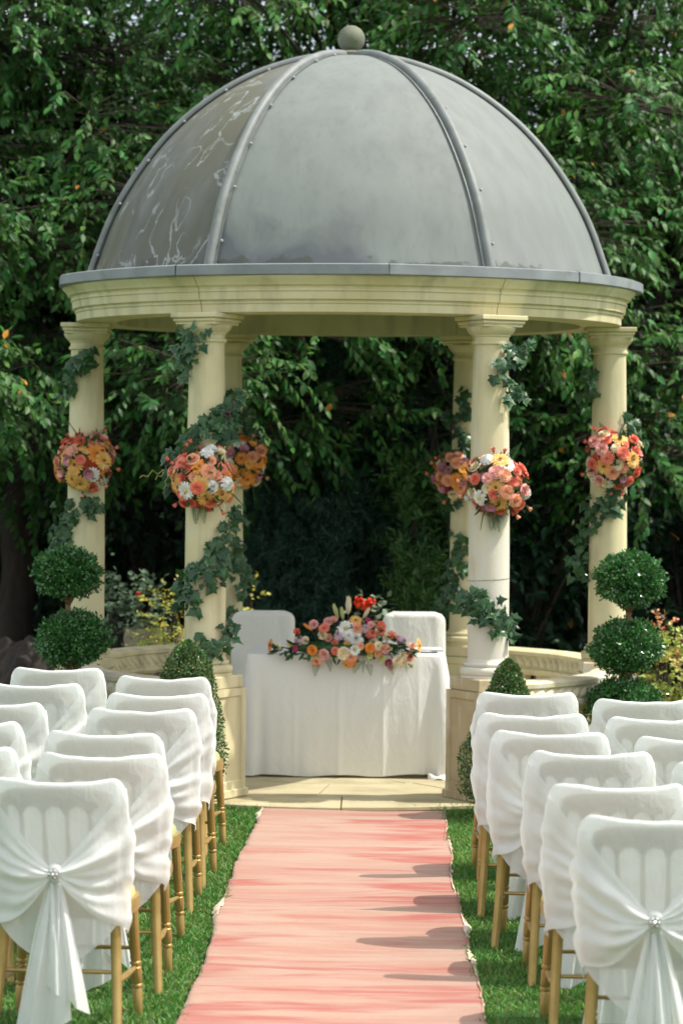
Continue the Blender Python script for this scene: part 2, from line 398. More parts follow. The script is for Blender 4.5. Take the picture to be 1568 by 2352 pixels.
b.build('finial', finial_m, gaz, sharp=50)
# lead flashing in lapped lengths
NF = 9; PH = R(-90) + R(7)
for k in range(NF):
    a0 = PH + 2 * math.pi * k / NF + .0012; a1 = PH + 2 * math.pi * (k + 1) / NF - .0012
    off = .004 if k % 2 else 0
    prof = [(1.50, 3.09), (1.80 + off, 3.084), (1.817 + off, 3.078), (1.819 + off, 3.024), (1.812 + off, 3.018), (1.772, 3.018)]
    def f(u, v):
        i = v * (len(prof) - 1); j = min(int(i + 1e-6), len(prof) - 2); q = i - j
        r = prof[j][0] * (1 - q) + prof[j + 1][0] * q; z = prof[j][1] * (1 - q) + prof[j + 1][1] * q
        am = (a0 + a1) / 2; a = a0 + (a1 - a0) * u
        fl_ = math.cos((a1 - a0) / 2) / math.cos(a - am)
        r = r * (1 - .30 + .30 * fl_) if r > 1.7 else r
        return (r * math.cos(a), r * math.sin(a), z)
    b = MB(); b.grid(f, 12, len(prof) - 1); b.build('lead_flashing', lead_trim_m, gaz, sharp=30)
# entablature: six stone blocks meeting over the columns
EP = [(1.44, 2.812), (1.672, 2.812), (1.686, 2.816), (1.690, 2.860), (1.698, 2.866), (1.698, 2.874), (1.692, 2.878), (1.694, 2.884), (1.712, 2.888), (1.716, 2.930), (1.724, 2.934),
      (1.724, 2.943), (1.718, 2.948), (1.722, 2.958), (1.740, 2.968), (1.752, 2.990), (1.772, 3.008), (1.776, 3.0175), (1.45, 3.0175), (1.44, 2.812)]
for k in range(6):
    a0 = COLA[k] + .0016; a1 = COLA[k] + R(60) - .0016
    b = MB()
    n = 18
    rows = []
    for r, z in EP:
        rows.append(b.add([(r * math.cos(a0 + (a1 - a0) * i / n), r * math.sin(a0 + (a1 - a0) * i / n), z) for i in range(n + 1)]))
    for j in range(len(EP) - 1):
        for i in range(n): b.face(rows[j] + i, rows[j] + i + 1, rows[j + 1] + i + 1, rows[j + 1] + i)
    b.face(*[r for r in rows[:-1]][::-1]); b.face(*[r + n for r in rows[:-1]])
    b.build('entablature_block', stone, gaz, sharp=28)

def lime_mat():
    m = stone.copy(); m.name = 'lime_bloomed_stone'; t = m.node_tree; N = t.nodes; L = t.links; p = N['Principled BSDF']
    src = p.inputs['Base Color'].links[0].from_socket; tc = N.new('ShaderNodeTexCoord'); sx = N.new('ShaderNodeSeparateXYZ'); L.new(tc.outputs['Object'], sx.inputs[0])
    mp = N.new('ShaderNodeMapping'); mp.inputs['Scale'].default_value = (4, 4, 1); L.new(tc.outputs['Object'], mp.inputs[0])
    n = N.new('ShaderNodeTexNoise'); n.inputs['Scale'].default_value = 3; n.inputs['Detail'].default_value = 6; L.new(mp.outputs[0], n.inputs[0])
    r = N.new('ShaderNodeMapRange'); r.inputs[1].default_value = .85; r.inputs[2].default_value = 2.4; r.inputs[3].default_value = .45; r.inputs[4].default_value = -.05; L.new(sx.outputs[2], r.inputs[0])
    a = N.new('ShaderNodeMath'); a.operation = 'ADD'; L.new(n.outputs[0], a.inputs[0]); L.new(r.outputs[0], a.inputs[1])
    r2 = N.new('ShaderNodeMapRange'); r2.inputs[1].default_value = .50; r2.inputs[2].default_value = .80; r2.inputs[4].default_value = .85; L.new(a.outputs[0], r2.inputs[0])
    x = N.new('ShaderNodeMix'); x.data_type = 'RGBA'; L.new(r2.outputs[0], x.inputs[0]); L.new(src, x.inputs[6]); x.inputs[7].default_value = (.66, .63, .55, 1); L.new(x.outputs[2], p.inputs['Base Color'])
    return m
stone_lime = lime_mat()
def squ(b, Mx, a, z0, z1, bev=.004): b.box(-a / 2, a / 2, -a / 2, a / 2, z0, z1, mat=Mx, bev=bev)
for k, a in enumerate(COLA):
    cx, cy = RC * math.cos(a), RC * math.sin(a)
    Mx = Matrix.Translation((cx, cy, 0)) @ Matrix.Rotation(a, 4, 'Z')
    m_sh = stone_lime if k == 1 else stone
    b = MB()
    sh = [(.1185 - .0185 * (max(0, t - .25) / .75) ** 1.5, .845 + 1.80 * t) for t in [i / 24 for i in range(25)]]
    b.lathe([(.128, .826), (.124, .838)] + sh + [(.106, 2.647), (.112, 2.650), (.112, 2.664), (.102, 2.668)], 36, (cx, cy, 0))
    col = b.build('column', m_sh, gaz, sharp=35)
    b = MB()
    tor = [(.150 + .012 * math.cos(w), .775 + .022 * math.sin(w)) for w in [R(-90 + 20 * i) for i in range(10)]]
    tor2 = [(.132 + .010 * math.cos(w), .814 + .012 * math.sin(w)) for w in [R(-90 + 22.5 * i) for i in range(9)]]
    b.lathe([(.10, .738), (.158, .738), (.158, .7525)] + tor + [(.138, .800)] + tor2 + [(.12, .828)], 36, (cx, cy, 0))
    b.build('column_base', m_sh, col, sharp=35)
    b = MB()
    b.lathe([(.098, 2.664), (.104, 2.668), (.104, 2.690), (.112, 2.694), (.112, 2.700), (.120, 2.706), (.134, 2.722), (.143, 2.738), (.145, 2.746)], 36, (cx, cy, 0))
    squ(b, Mx, .262, 2.746, 2.760, .003); squ(b, Mx, .282, 2.760, 2.784, .008); squ(b, Mx, .304, 2.784, 2.8115, .004)
    b.build('capital', m_sh, col, sharp=35)
    # pedestal: die with sunk panels and a cap block
    m_pd = stone_tan if k == 1 else (stone_w if k == 2 else stone)
    b = MB(); squ(b, Mx, .372, .036, .085, .006)
    a_ = .346; h0, h1 = .085, .662
    i0 = len(b.v)
    for q in range(4):
        Mq = Mx @ Matrix.Rotation(R(90) * q, 4, 'Z')
        mg = .042; dp = .010
        def pt(y, z, d): return tuple(Mq @ Vector((a_ / 2 - d, y, z)))
        o = [(-a_ / 2, h0), (a_ / 2, h0), (a_ / 2, h1), (-a_ / 2, h1)]
        n_ = [(-a_ / 2 + mg, h0 + mg), (a_ / 2 - mg, h0 + mg), (a_ / 2 - mg, h1 - mg), (-a_ / 2 + mg, h1 - mg)]
        e = .007
        p_ = [(-a_ / 2 + mg + e, h0 + mg + e), (a_ / 2 - mg - e, h0 + mg + e), (a_ / 2 - mg - e, h1 - mg - e), (-a_ / 2 + mg + e, h1 - mg - e)]
        i = b.add([pt(y, z, 0) for y, z in o] + [pt(y, z, 0) for y, z in n_] + [pt(y, z, dp) for y, z in p_])
        for j in range(4):
            w = (j + 1) % 4
            b.face(i + j, i + w, i + 4 + w, i + 4 + j); b.face(i + 4 + j, i + 4 + w, i + 8 + w, i + 8 + j)
        b.face(i + 8, i + 9, i + 10, i + 11)
    b.box(-a_ / 2, a_ / 2, -a_ / 2, a_ / 2, h1 - .001, h1 + .001, mat=Mx)
    b.build('pedestal', m_pd, col, sharp=25)
    b = MB(); squ(b, Mx, .318, .6635, .737, .006); b.build('pedestal_cap', m_pd, col, sharp=25)

# balustrades
def arc_sweep(b, prof, a0, a1, n):
    rows = []
    for r, z in prof: rows.append(b.add([(r * math.cos(a0 + (a1 - a0) * i / n), r * math.sin(a0 + (a1 - a0) * i / n), z) for i in range(n + 1)]))
    k = len(prof)
    for j in range(k):
        for i in range(n): b.face(rows[j] + i, rows[j] + i + 1, rows[(j + 1) % k] + i + 1, rows[(j + 1) % k] + i)
    b.face(*rows[::-1]); b.face(*[r + n for r in rows])
bal_prof = [(.045, .20), (.045, .225), (.030, .235), (.028, .26), (.052, .32), (.058, .36), (.046, .42), (.030, .48), (.027, .515), (.040, .525), (.048, .54), (.048, .572)]
for a0d, a1d in ((-60, 0), (0, 60), (120, 180), (180, 240)):
    a0, a1 = R(a0d) + .112, R(a1d) - .112
    ms = stone_w if a0d in (-60, 180) else stone
    b = MB()
    arc_sweep(b, [(RC - .11, .572), (RC + .11, .572), (RC + .128, .592), (RC + .128, .612), (RC + .100, .618), (RC + .078, .690), (RC + .098, .698), (RC + .10, .722), (RC + .06, .735), (RC - .06, .735),
                  (RC - .10, .722), (RC - .098, .698), (RC - .078, .690), (RC - .100, .618), (RC - .128, .612), (RC - .128, .592)], a0, a1, 20)
    rail = b.build('handrail', ms, gaz, (0, 0, -.03 if a0d in (-60, 180) else 0), sharp=30)
    nl = 17                 # carved leaf ornament along both flanks of the rail
    for sg in (-1, 1):
        b = MB()
        for i in range(nl):
            a = a0 + (a1 - a0) * (i + .5) / nl; da = (a1 - a0) / nl
            def f(u, v):
                s_ = (u - .5) * 2; t_ = (v - .5) * 2; env = math.sqrt(max(0, 1 - t_ * t_))
                aa = a + da * (.46 * s_ * env + .34 * t_ + .12 * t_ * t_)
                rad = RC + sg * (.089 - .011 * t_ + .024 * env * math.sqrt(max(0, 1 - s_ * s_)) - .004)
                return (rad * math.cos(aa), rad * math.sin(aa), .654 + .036 * t_)
            b.grid(f, 6, 7)
        b.build('carved_moulding', ms, rail, sharp=None)
    b = MB(); arc_sweep(b, [(RC - .10, .036), (RC + .10, .036), (RC + .10, .16), (RC + .07, .20), (RC - .07, .20), (RC - .10, .16)], a0, a1, 20)
    foot = b.build('plinth_course', ms, gaz, sharp=30)
    nb = 7
    b = MB(); b.lathe(bal_prof, 14); bm_ = b.mesh('baluster', ms, True, 40)
    for i in range(nb):
        a = a0 + (a1 - a0) * (i + .5) / nb
        link('baluster', bm_, rail, (RC * math.cos(a), RC * math.sin(a), 0))
# ------------------------------------------------------------------ aisle runner
def run_c(y): return .07 - .09 * (16.16 - y) / 6.0 + .012 * math.sin(y * 1.3)
def run_w(y): return .515 + .02 * (16.16 - y) / 6 + .006 * math.sin(y * 3.1 + 1)
def wr(x, y):
    n1 = noise.noise((x * .55, y * 3.2, 1.7)); n2 = noise.noise((x * 1.2 + 5, y * 9.0, 4.2)); n3 = noise.noise((x * .4 + 2, y * 1.1, 8.0))
    return .018 + .016 * max(0, 1 - abs(n1) * 2.6) ** 1.6 + .011 * n2 + .014 * n3 + .004 * noise.noise((x * 2, y * 22.0, 6))
def runner_mat():
    m = bpy.data.materials.new('coral_runner'); m.use_nodes = True; t = m.node_tree; N = t.nodes; L = t.links
    p = N['Principled BSDF']; p.inputs['Roughness'].default_value = .95; p.inputs['Specular IOR Level'].default_value = .1
    p.inputs['Sheen Weight'].default_value = .35; p.inputs['Sheen Roughness'].default_value = .6; p.inputs['Sheen Tint'].default_value = (1, .8, .68, 1)
    tc = N.new('ShaderNodeTexCoord')
    def nz(sc, st, det, off=(0, 0, 0)):
        mp = N.new('ShaderNodeMapping'); mp.inputs['Scale'].default_value = st; mp.inputs['Location'].default_value = off; L.new(tc.outputs['Object'], mp.inputs[0])
        n = N.new('ShaderNodeTexNoise'); n.inputs['Scale'].default_value = sc; n.inputs['Detail'].default_value = det; L.new(mp.outputs[0], n.inputs[0]); return n.outputs[0]
    def rg(s, a, b, c=0, d=1):
        r = N.new('ShaderNodeMapRange'); r.interpolation_type = 'SMOOTHSTEP'; r.inputs[1].default_value = a; r.inputs[2].default_value = b; r.inputs[3].default_value = c; r.inputs[4].default_value = d; L.new(s, r.inputs[0]); return r.outputs[0]
    def mix(f, a, b):
        x = N.new('ShaderNodeMix'); x.data_type = 'RGBA'; L.new(f, x.inputs[0])
        for k, v in ((6, a), (7, b)):
            if isinstance(v, tuple): x.inputs[k].default_value = (*v, 1)
            else: L.new(v, x.inputs[k])
        return x.outputs[2]
    c = mix(rg(nz(1.0, (.9, 5.5, 1), 3), .38, .62), (.37, .245, .18), (.355, .165, .12))
    c = mix(rg(nz(1.0, (.8, 4.2, 1), 4, (3, 1, 0)), .50, .60), c, (.32, .062, .047))  # red bands: shading of the folds painted into the fabric colour
    c = mix(rg(nz(1.0, (2.5, 26, 1), 3, (9, 2, 0)), .45, .70, 0, .55), c, (.41, .29, .215))
    c = mix(rg(nz(160, (1, 1, 1), 2), .35, .7, 0, .35), c, (.25, .125, .10))
    L.new(c, p.inputs['Base Color'])
    b = N.new('ShaderNodeBump'); b.inputs['Strength'].default_value = .5; b.inputs['Distance'].default_value = .004; L.new(nz(220, (1, 1, 1), 3), b.inputs['Height']); L.new(b.outputs[0], p.inputs['Normal'])
    return m
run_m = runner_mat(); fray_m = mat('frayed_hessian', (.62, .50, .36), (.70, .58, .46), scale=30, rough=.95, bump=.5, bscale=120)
Y0, Y1 = 7.6, 16.15
def ejit(y, sd): return .012 * noise.noise((sd, y * 3.0, 0)) + .006 * noise.noise((sd + 3, y * 11.0, 0))
b = MB()
def f(u, v):
    y = Y0 + (Y1 - Y0) * v; w = run_w(y)
    x = run_c(y) + (u - .5) * 2 * w
    x += ejit(y, 3.3) * max(0, 1 - u * 6) + ejit(y, 7.7) * max(0, 1 - (1 - u) * 6)
    yy = y + (.02 * noise.noise((x * 3, 0, 5)) - .03 * (u - .5) if v > .995 else 0)
    return (x, yy, wr(x, y) * (1 if v < .995 else .6))
b.grid(f, 44, 420)
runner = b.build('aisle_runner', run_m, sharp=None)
sm = runner.modifiers.new('thick', 'SOLIDIFY'); sm.thickness = .006; sm.offset = -1
tag(runner, 'wrinkled coral red fabric runner laid along the grass aisle', 'carpet')
for sg, sd in ((-1, 3.3), (1, 7.7)):
    b = MB()
    def f(u, v):
        y = Y0 + (Y1 - Y0) * v - .03
        n = noise.noise((sd * 2, y * 2.2, 0)); n2 = noise.noise((sd * 5, y * 17, 0))
        torn = 0
        for yc, wd, am, s_ in ((12.55, .22, .028, -1), (12.1, .20, .024, 1), (11.4, .16, .02, 1), (15.9, .25, .02, -1)):
            if s_ == sg: torn += am * math.exp(-((y - yc) / wd) ** 2)
        wide = .008 + .008 * max(0, n) + .005 * n2 + torn * (1 + .5 * n2)
        x = run_c(y) + sg * (run_w(y) - .006 - torn * .4 + u * wide) + ejit(y, sd)
        return (x, y, wr(x, y) * (1 - .75 * u) + .005 + .004 * n2 + torn * .25 * u * (1 - u) * 4)
    b.grid(f, 3, 420); b.build('frayed_edge', fray_m, runner, sharp=None)

# ------------------------------------------------------------------ grass
def grass():
    n = 330000; m_ = 110000
    x = np.concatenate([rng.uniform(-2.9, 2.9, n), rng.uniform(-6.5, 6.5, m_)]); y = np.concatenate([rng.uniform(7.7, 17.0, n), rng.uniform(5.0, 18.8, m_)])
    inner = (np.abs(x) < (y * .125 + .25)) & (y > 7.7) & (y < 17.0); keep = np.where(np.arange(n + m_) < n, inner, ~inner); big = np.where(inner, 1., 2.5)
    cx = .07 - .09 * (16.16 - y) / 6.0; keep &= ~((np.abs(x - cx) < .50 + .02 * (16.16 - y) / 6) & (y < 16.12))
    keep &= ((x - GX) ** 2 + (y - GY) ** 2) > 1.80 ** 2
    x = x[keep]; y = y[keep]; big = big[keep]; n = len(x)
    patch = np.array([noise.noise((a * 1.7, b_ * 1.7, 3)) + .6 * noise.noise((a * 6, b_ * 6, 9)) for a, b_ in zip(x, y)])
    h = rng.uniform(.016, .034, n) * (1 + .35 * patch); ang = rng.uniform(0, 2 * math.pi, n)
    edge = ((x - GX) ** 2 + (y - GY) ** 2) < 1.86 ** 2
    h = np.where(edge, h * rng.uniform(1.0, 2.0, n), h)
    lean = rng.normal(0, .55, (n, 2)); wv = rng.uniform(.0022, .004, n) * big ** 1.4
    B = np.stack([x, y, np.zeros(n)], 1); sx = np.stack([np.cos(ang), np.sin(ang), np.zeros(n)], 1) * wv[:, None]
    ln = np.concatenate([lean, np.ones((n, 1))], 1); ln = norm(ln)
    mid = B + ln * h[:, None] * .55; mid[:, 2] += h * .06
    tip = B + ln * h[:, None]; tip[:, :2] += lean * h[:, None] * .35
    V = np.stack([B - sx, B + sx, mid + sx * .8, mid - sx * .8, tip], 1).reshape(-1, 3)
    i = (np.arange(n) * 5)[:, None]
    F = np.concatenate([i + [0, 1, 2], i + [0, 2, 3], i + [3, 2, 4]], 0)
    dry = (rng.random(n) < .07).astype(np.int32)
    o = np_obj('grass', V, F, [grass_m, mat('dry_grass_blade', (.26, .23, .09), rough=.7, island=.3, transl=.2)], midx=np.concatenate([dry] * 3))
    tag(o, 'short mown green grass of the lawn on both sides of the runner', 'grass', kind='stuff')
grass()

# ------------------------------------------------------------------ signing table
tab = thing('signing_table', 'signing table draped to the floor in a plain white cloth', 'table', (GX + .005, 17.92, .034))
TW, TD, TH = .60, .385, .752
b = MB(); b.box(-TW + .03, TW - .03, -TD + .03, TD - .03, TH - .03, TH - .006, bev=.004); b.build('tabletop', twig_m, tab)
for sx in (-1, 1):
    for sy in (-1, 1):
        b = MB(); b.tube([(sx * .5, sy * .29, .0), (sx * .5, sy * .29, TH - .03)], .018, 8); b.build('leg', gold, tab)
def rrect(w, d, r, t):
    """perimeter point + outward normal of a rounded rectangle, t in 0..1, starting front-left going right"""
    sx, sy = w - r, d - r; arc = math.pi * r / 2
    segs = [2 * sx, arc, 2 * sy, arc, 2 * sx, arc, 2 * sy, arc]; tot = sum(segs); q = (t % 1) * tot
    cs = [(-sx, -d), None, (w, -sy), None, (sx, d), None, (-w, sy), None]
    dirs = [(1, 0), None, (0, 1), None, (-1, 0), None, (0, -1), None]; nrm_ = [(0, -1), None, (1, 0), None, (0, 1), None, (-1, 0), None]
    ctr = [None, (sx, -sy), None, (sx, sy), None, (-sx, sy), None, (-sx, -sy)]; sta = [0, -90, 0, 0, 0, 90, 0, 180]
    for i, L_ in enumerate(segs):
        if q <= L_ or i == 7:
            if i % 2 == 0:
                return (cs[i][0] + dirs[i][0] * q, cs[i][1] + dirs[i][1] * q), nrm_[i]
            a = R(sta[i] + 90 * min(1, q / L_)); return (ctr[i][0] + r * math.cos(a), ctr[i][1] + r * math.sin(a)), (math.cos(a), math.sin(a))
        q -= L_
b = MB()
def drape(u, v):
    (x, y), (nx, ny) = rrect(TW, TD, .035, u)
    if v < .12:                       # top surface, from middle to rim
        k = v / .12; return (x * k, y * k, TH + .001 + .0015 * math.sin(x * 9) * k)
    k = (v - .12) / .88
    corner = min(1, (abs(x) / TW) ** 8 * (abs(y) / TD) ** 4)
    ph = u * 2 * math.pi
    fold = (.012 * noise.noise((math.cos(ph) * 3.2, math.sin(ph) * 3.2, k * .5)) + .010 * noise.noise((math.cos(ph) * 7, math.sin(ph) * 7, k * .8)) + .0025 * (abs(math.sin(ph * 5.5)) ** .3 - .8)) * k ** .7
    side = abs(x) / TW
    fold += corner * k * (.055 + .03 * math.sin(ph * 18))
    # the drape tucks in just outside the front corners
    tuck = -.045 * math.exp(-((abs(x) - TW * .87) / .035) ** 2) * k * (1 if y < 0 else 0)
    belly = .035 * math.sin(math.pi * min(1, k * .9)) + .02 * k
    if y < 0 and abs(ny + 1) < .01:
        for xc_, am in ((-.315, .006), (-.045, .008), (.225, .006), (.44, .005)): fold += am * math.exp(-abs(x - xc_) / .012) * min(1, k * 4) - am * .5 * math.exp(-abs(x - xc_ - .03) / .03) * min(1, k * 4)
    out = .006 * min(1, k * 12) + belly * .7 + fold + tuck
    zb = .012 + .02 * max(0, x) * (1 if y < 0 else 0) + .006 * math.sin(ph * 9)
    z = (TH + .0005) * (1 - k) + zb * k
    if k < .04: z = TH - .01 * (k / .04) ** 2
    return (x + nx * out, y + ny * out, z)
def dr2(u, v): return drape(u, v ** 1.0)
b.grid(dr2, 520, 46, closed_u=True)
tcl = b.build('tablecloth', linen, tab, sharp=None)
b = MB()          # hem trailing on the paving at the right
def f(u, v):
    w = math.pi * (v - .5)
    x = .50 + .16 * u; y = -TD - .05 - .085 * math.sin(math.pi * (u * .8 + .1)) * v
    return (x, y, .004 + .030 * math.sin(math.pi * v) * (1 - .5 * u) + .008 * math.sin(u * 9 + v * 4))
b.grid(f, 16, 10); b.build('trailing_hem', linen, tab, sharp=None)
# paper and pen lying on the cloth
sh = MB(); sh.grid(lambda u, v: (-.09 + .18 * u, -.105 + .21 * v, .002 + .004 * math.sin(u * 3)), 4, 3)
pp = sh.build('register_page', mat('paper', (.72, .74, .73), rough=.8), loc=(GX + .44, 17.86, .034 + TH + .003)); tag(pp, 'white paper sheet lying at the right end of the signing table', 'paper')
pn = MB(); pn.tube([(-.06, 0, .006), (.05, .01, .006), (.066, .011, .005)], [.005, .005, .0015], 8); pn.tube([(-.06, 0.008, .006), (-.02, .0115, .008)], .0018, 5)
po = pn.build('pen', mat('pen_dark', (.02, .05, .04), rough=.3), loc=(GX + .50, 17.62, .034 + TH + .006)); tag(po, 'dark pen lying on the white cloth right of the flowers', 'pen')

# ------------------------------------------------------------------ chairs behind the table
def back_chair(px, label, dx):
    p = at(px, 1500, 18.85)
    t = thing('reception_chair', label, 'chair', (p.x, 18.85, .034), group='covered chairs behind the signing table')
    b = MB()
    def f(u, v):
        z = .02 + v * .925; top = .945; h = top - z
        w = .206 + .012 * (1 - v); d = .05 + .16 * max(0, (.50 - z)) / .5 * 0 + .02
        rr = .07
        if h < rr: w = w - rr + math.sqrt(max(0, rr * rr - (rr - h) ** 2))
        if h < .02: d *= math.sqrt(max(0, 1 - ((.02 - h) / .02) ** 2))
        a = 2 * math.pi * u; c_, s_ = math.cos(a), math.sin(a)
        x = w * math.copysign(abs(c_) ** .5, c_); y = d * math.copysign(abs(s_) ** .5, s_)
        wv = .010 * noise.noise((x * 18, z * 2, dx)) + .008 * noise.noise((x * 14, z * 5, dx))
        yb = .10 - .10 * v
        if z < .5 and y < 0: y -= .34 * min(1, (.5 - z) / .05)
        return (x, y + yb * 0 + wv + (.04 * v), z)
    b.grid(f, 72, 50, closed_u=True); b.build('chair_cover', cover2, t, sharp=None)
    for sx in (-1, 1):
        for yy in (.0, -.36):
            l = MB(); l.tube([(sx * .18, yy, 0), (sx * .18, yy, .42)], .016, 8); l.build('leg', gold, t)
    return t
back_chair(604, 'white covered chair behind the left end of the signing table', 1.0)
back_chair(950, 'white covered chair behind the right end of the signing table', 4.0)

# ------------------------------------------------------------------ aisle chairs
TOP = .905
def yc(x, z): return -.185 - .085 * max(0, (z - .43)) / .47 - .034 * (1 - (x / .225) ** 2) * min(1, max(0, (z - .3) / .4))
def hw(z): return .205 + .022 * min(1, max(0, (z - .42) / .4))
def hood_w(z):
    h = TOP - z; w = hw(z) + .010; rr = .055
    return w - rr + math.sqrt(max(0, rr * rr - (rr - h) ** 2)) if h < rr else w
def hood_dep(z, back):
    h = TOP - z; k = min(1, max(0, (TOP - z) / .35))
    d = (.013 + .026 * k) if back else (.013 + .060 * k)
    return d * math.sqrt(max(0, 1 - ((.016 - h) / .016) ** 2)) if h < .016 else d
def yback(x, z):
    w = hood_w(z); q = min(1, abs(x) / max(w, .01)); return yc(x, z) - hood_dep(z, True) * (1 - q ** 3) ** (1 / 3)
def make_cover(sd):
    b = MB()
    def f(u, v):
        a = 2 * math.pi * u; c_, s_ = math.cos(a), math.sin(a); back = s_ >= 0
        e = 2 / 3.0
        cx_ = math.copysign(abs(c_) ** e, c_)
        zb = (.255 + .15 * abs(cx_) ** 2.0) if back else (.44 - .02 * (1 - abs(cx_) ** 2) + .0)
        if not back: zb = .41 + .04 * (1 - abs(cx_) ** 3)
        zb += .006 * noise.noise((cx_ * 4, sd, 0))
        vv = 1 - (1 - v) ** 1.5
        z = zb + (TOP - zb) * vv
        w = hood_w(z); x = w * cx_
        y = yc(x, z) - hood_dep(z, back) * math.copysign(abs(s_) ** e, s_)
        amp = min(1, (TOP - z) / .1)
        dn = amp * (.007 * noise.noise((x * 9 + sd, z * 4.0, sd)) + .003 * noise.noise((x * 24, z * 9 + sd, 2)) + .006); y += -dn if back else dn
        x += amp * .007 * noise.noise((z * 9, sd, a)); z += (1 - amp) * .006 * noise.noise((x * 12, sd * 3, 1))
        if z < .42 and back: y -= .012 * math.sin(x * 40 + sd) * (.42 - z) / .15
        return (x, y, z - .018 * (1 - min(1, (x / .21) ** 2)) * (1 - min(1, (TOP - z) / .12)))
    b.grid(f, 96, 60, closed_u=True)
    return b.mesh('cover', cloth, True, None)
ZK = .575
def make_sash(sd):
    b = MB(); rr = random.Random(sd)
    for sg in (-1, 1):
        ph = rr.uniform(0, 6); k1 = rr.uniform(5, 7); k2 = rr.uniform(11, 15); low = .40 + rr.uniform(-.02, .02); bul = rr.uniform(.8, 1.3)
        def f(s, t_):
            t = t_ * 1.42
            ze = .862 - s * (.862 - low); tt = min(t, 1.0)
            g_ = min(1, s / .3); x_e = hood_w(ze) + .002 + (.008 + .012 * math.sin(math.pi * s)) * g_
            zk = ZK + .022 * (.5 - s)
            x = .006 + (x_e - .006) * tt
            sag = .045 * bul * math.sin(math.pi * tt) * s ** 1.3
            z = zk + (ze - zk) * tt ** 1.05 - sag
            fold = math.sin(s * k1 * 2 + ph + .6 * math.sin(tt * 4)) * .55 + math.sin(s * k2 * 1.6 + ph * 2 + tt) * .35 + math.sin(s * 43 + ph + tt * 2.5) * .22 + .8 * noise.noise((s * 9, tt * 3, sd))
            off = .008 + .030 * bul * math.sin(math.pi * min(1, tt * 1.0)) * (.3 + .7 * s) * (1 - .3 * tt) + .017 * fold * (.25 + .75 * g_) * math.sin(math.pi * min(1, tt * .8 + .06)) + .026 * (1 - tt) ** 2
            off = .0165 + (off - .008) * (.15 + .85 * g_)
            y = yback(min(x, hood_w(z) - .001), z) - max(off, .013)
            if tt >= .94: 
                q = (t - .94) / .48
                edge = hood_w(z)
                y = yback(min(.94 * x_e, edge - .001), z) * (1 - q) + (yc(edge, z) + hood_dep(z, False) * .9 + .01) * q - max(off, .013) * (1 - q)
                x = x + (.012 * math.sin(math.pi * q) + .009 * fold * math.sin(math.pi * q)) * g_ - .004 * q
                z -= .05 * q * s * bul - .012 * fold * q
            return (sg * x, y, z)
        b.grid(f, 56, 36)
    # gathered knot
    yk = yback(0, ZK)
    b.grid(lambda u, v: (.026 * math.cos(2 * math.pi * u) * (.6 + .4 * math.sin(math.pi * v)) , yk - .030 - .012 * math.sin(math.pi * v) * abs(math.sin(2 * math.pi * u)), ZK + .03 * math.cos(math.pi * v) + .004 * math.sin(2 * math.pi * u)), 14, 8, closed_u=True)
    return b.mesh('sash', chiffon, True, None)
def make_tail(sd, x1, zend, wmax):
    b = MB(); rr = random.Random(sd); ph = rr.uniform(0, 6); yk = yback(0, ZK) - .022
    def f(u, v):
        q = (u - .5) * 2
        w = .016 + wmax * v ** .75
        z = ZK - .015 - (ZK - .015 - zend) * v - .05 * (q if x1 > 0 else -q) * v
        x = x1 * v ** .9 + q * w
        y = yk - .03 * math.sin(math.pi * v * .5) - .016 * v + (.010 + .008 * v) * math.sin(q * 6.5 + ph) + .004 * math.sin(q * 15 + v * 5)
        return (x, y, max(z, .012))
    b.grid(f, 26, 26)
    return b.mesh('sash_tail', chiffon, True, None)
def make_brooch():
    b = MB(); yk = yback(0, ZK) - .052
    for i in range(6):
        a = 2 * math.pi * i / 6
        b.ball((.013 * math.cos(a), yk, ZK + .013 * math.sin(a)), .006, 8, 5)
        b.ball((.020 * math.cos(a + .5), yk + .003, ZK + .020 * math.sin(a + .5)), .004, 6, 4)
    b.ball((0, yk - .003, ZK), .008, 8, 6)
    return b.mesh('brooch', silver, False)
def make_back():
    b = MB(); t = .006
    nA = 5; wA = .072; gap = (.40 - nA * wA) / (nA + 1); ztop = TOP - .038
    def zl(x):
        for i in range(nA):
            c_ = -.20 + gap + wA / 2 + i * (wA + gap)
            q = abs(x - c_) / (wA / 2)
            if q < 1: return ztop - .105 + .042 * math.sqrt(1 - q * q)
        return ztop - .112
    xs = np.linspace(-.205, .205, 83)
    for sgn in (-1, 1):
        b.grid(lambda u, v: (lambda x: (x, yc(x, .85) + sgn * t, zl(x) + (ztop - .030 * (abs(x) / .2) ** 6 - zl(x)) * v))(-.192 + .384 * u), 82, 3)
    b.grid(lambda u, v: (lambda x: (x, yc(x, .85) + (v - .5) * 2 * t, zl(x)))(-.192 + .384 * u), 82, 1)
    b.grid(lambda u, v: (lambda x: (x, yc(x, .85) + (v - .5) * 2 * t, ztop - .030 * (abs(x) / .2) ** 6))(-.192 + .384 * u), 82, 1)
    for i in range(nA + 1):
        x = -.20 + gap / 2 + i * (wA + gap)
        b.tube([(x * .93, yc(x, .52), .52), (x, yc(x, .66), .66), (x, yc(x, .80), ztop - .10)], [.008, .009, .008], 7)
    b.tube([(x_, yc(x_, .53), .53) for x_ in np.linspace(-.19, .19, 9)], .012, 7)
    return b.mesh('backrest', gold, True, 40)
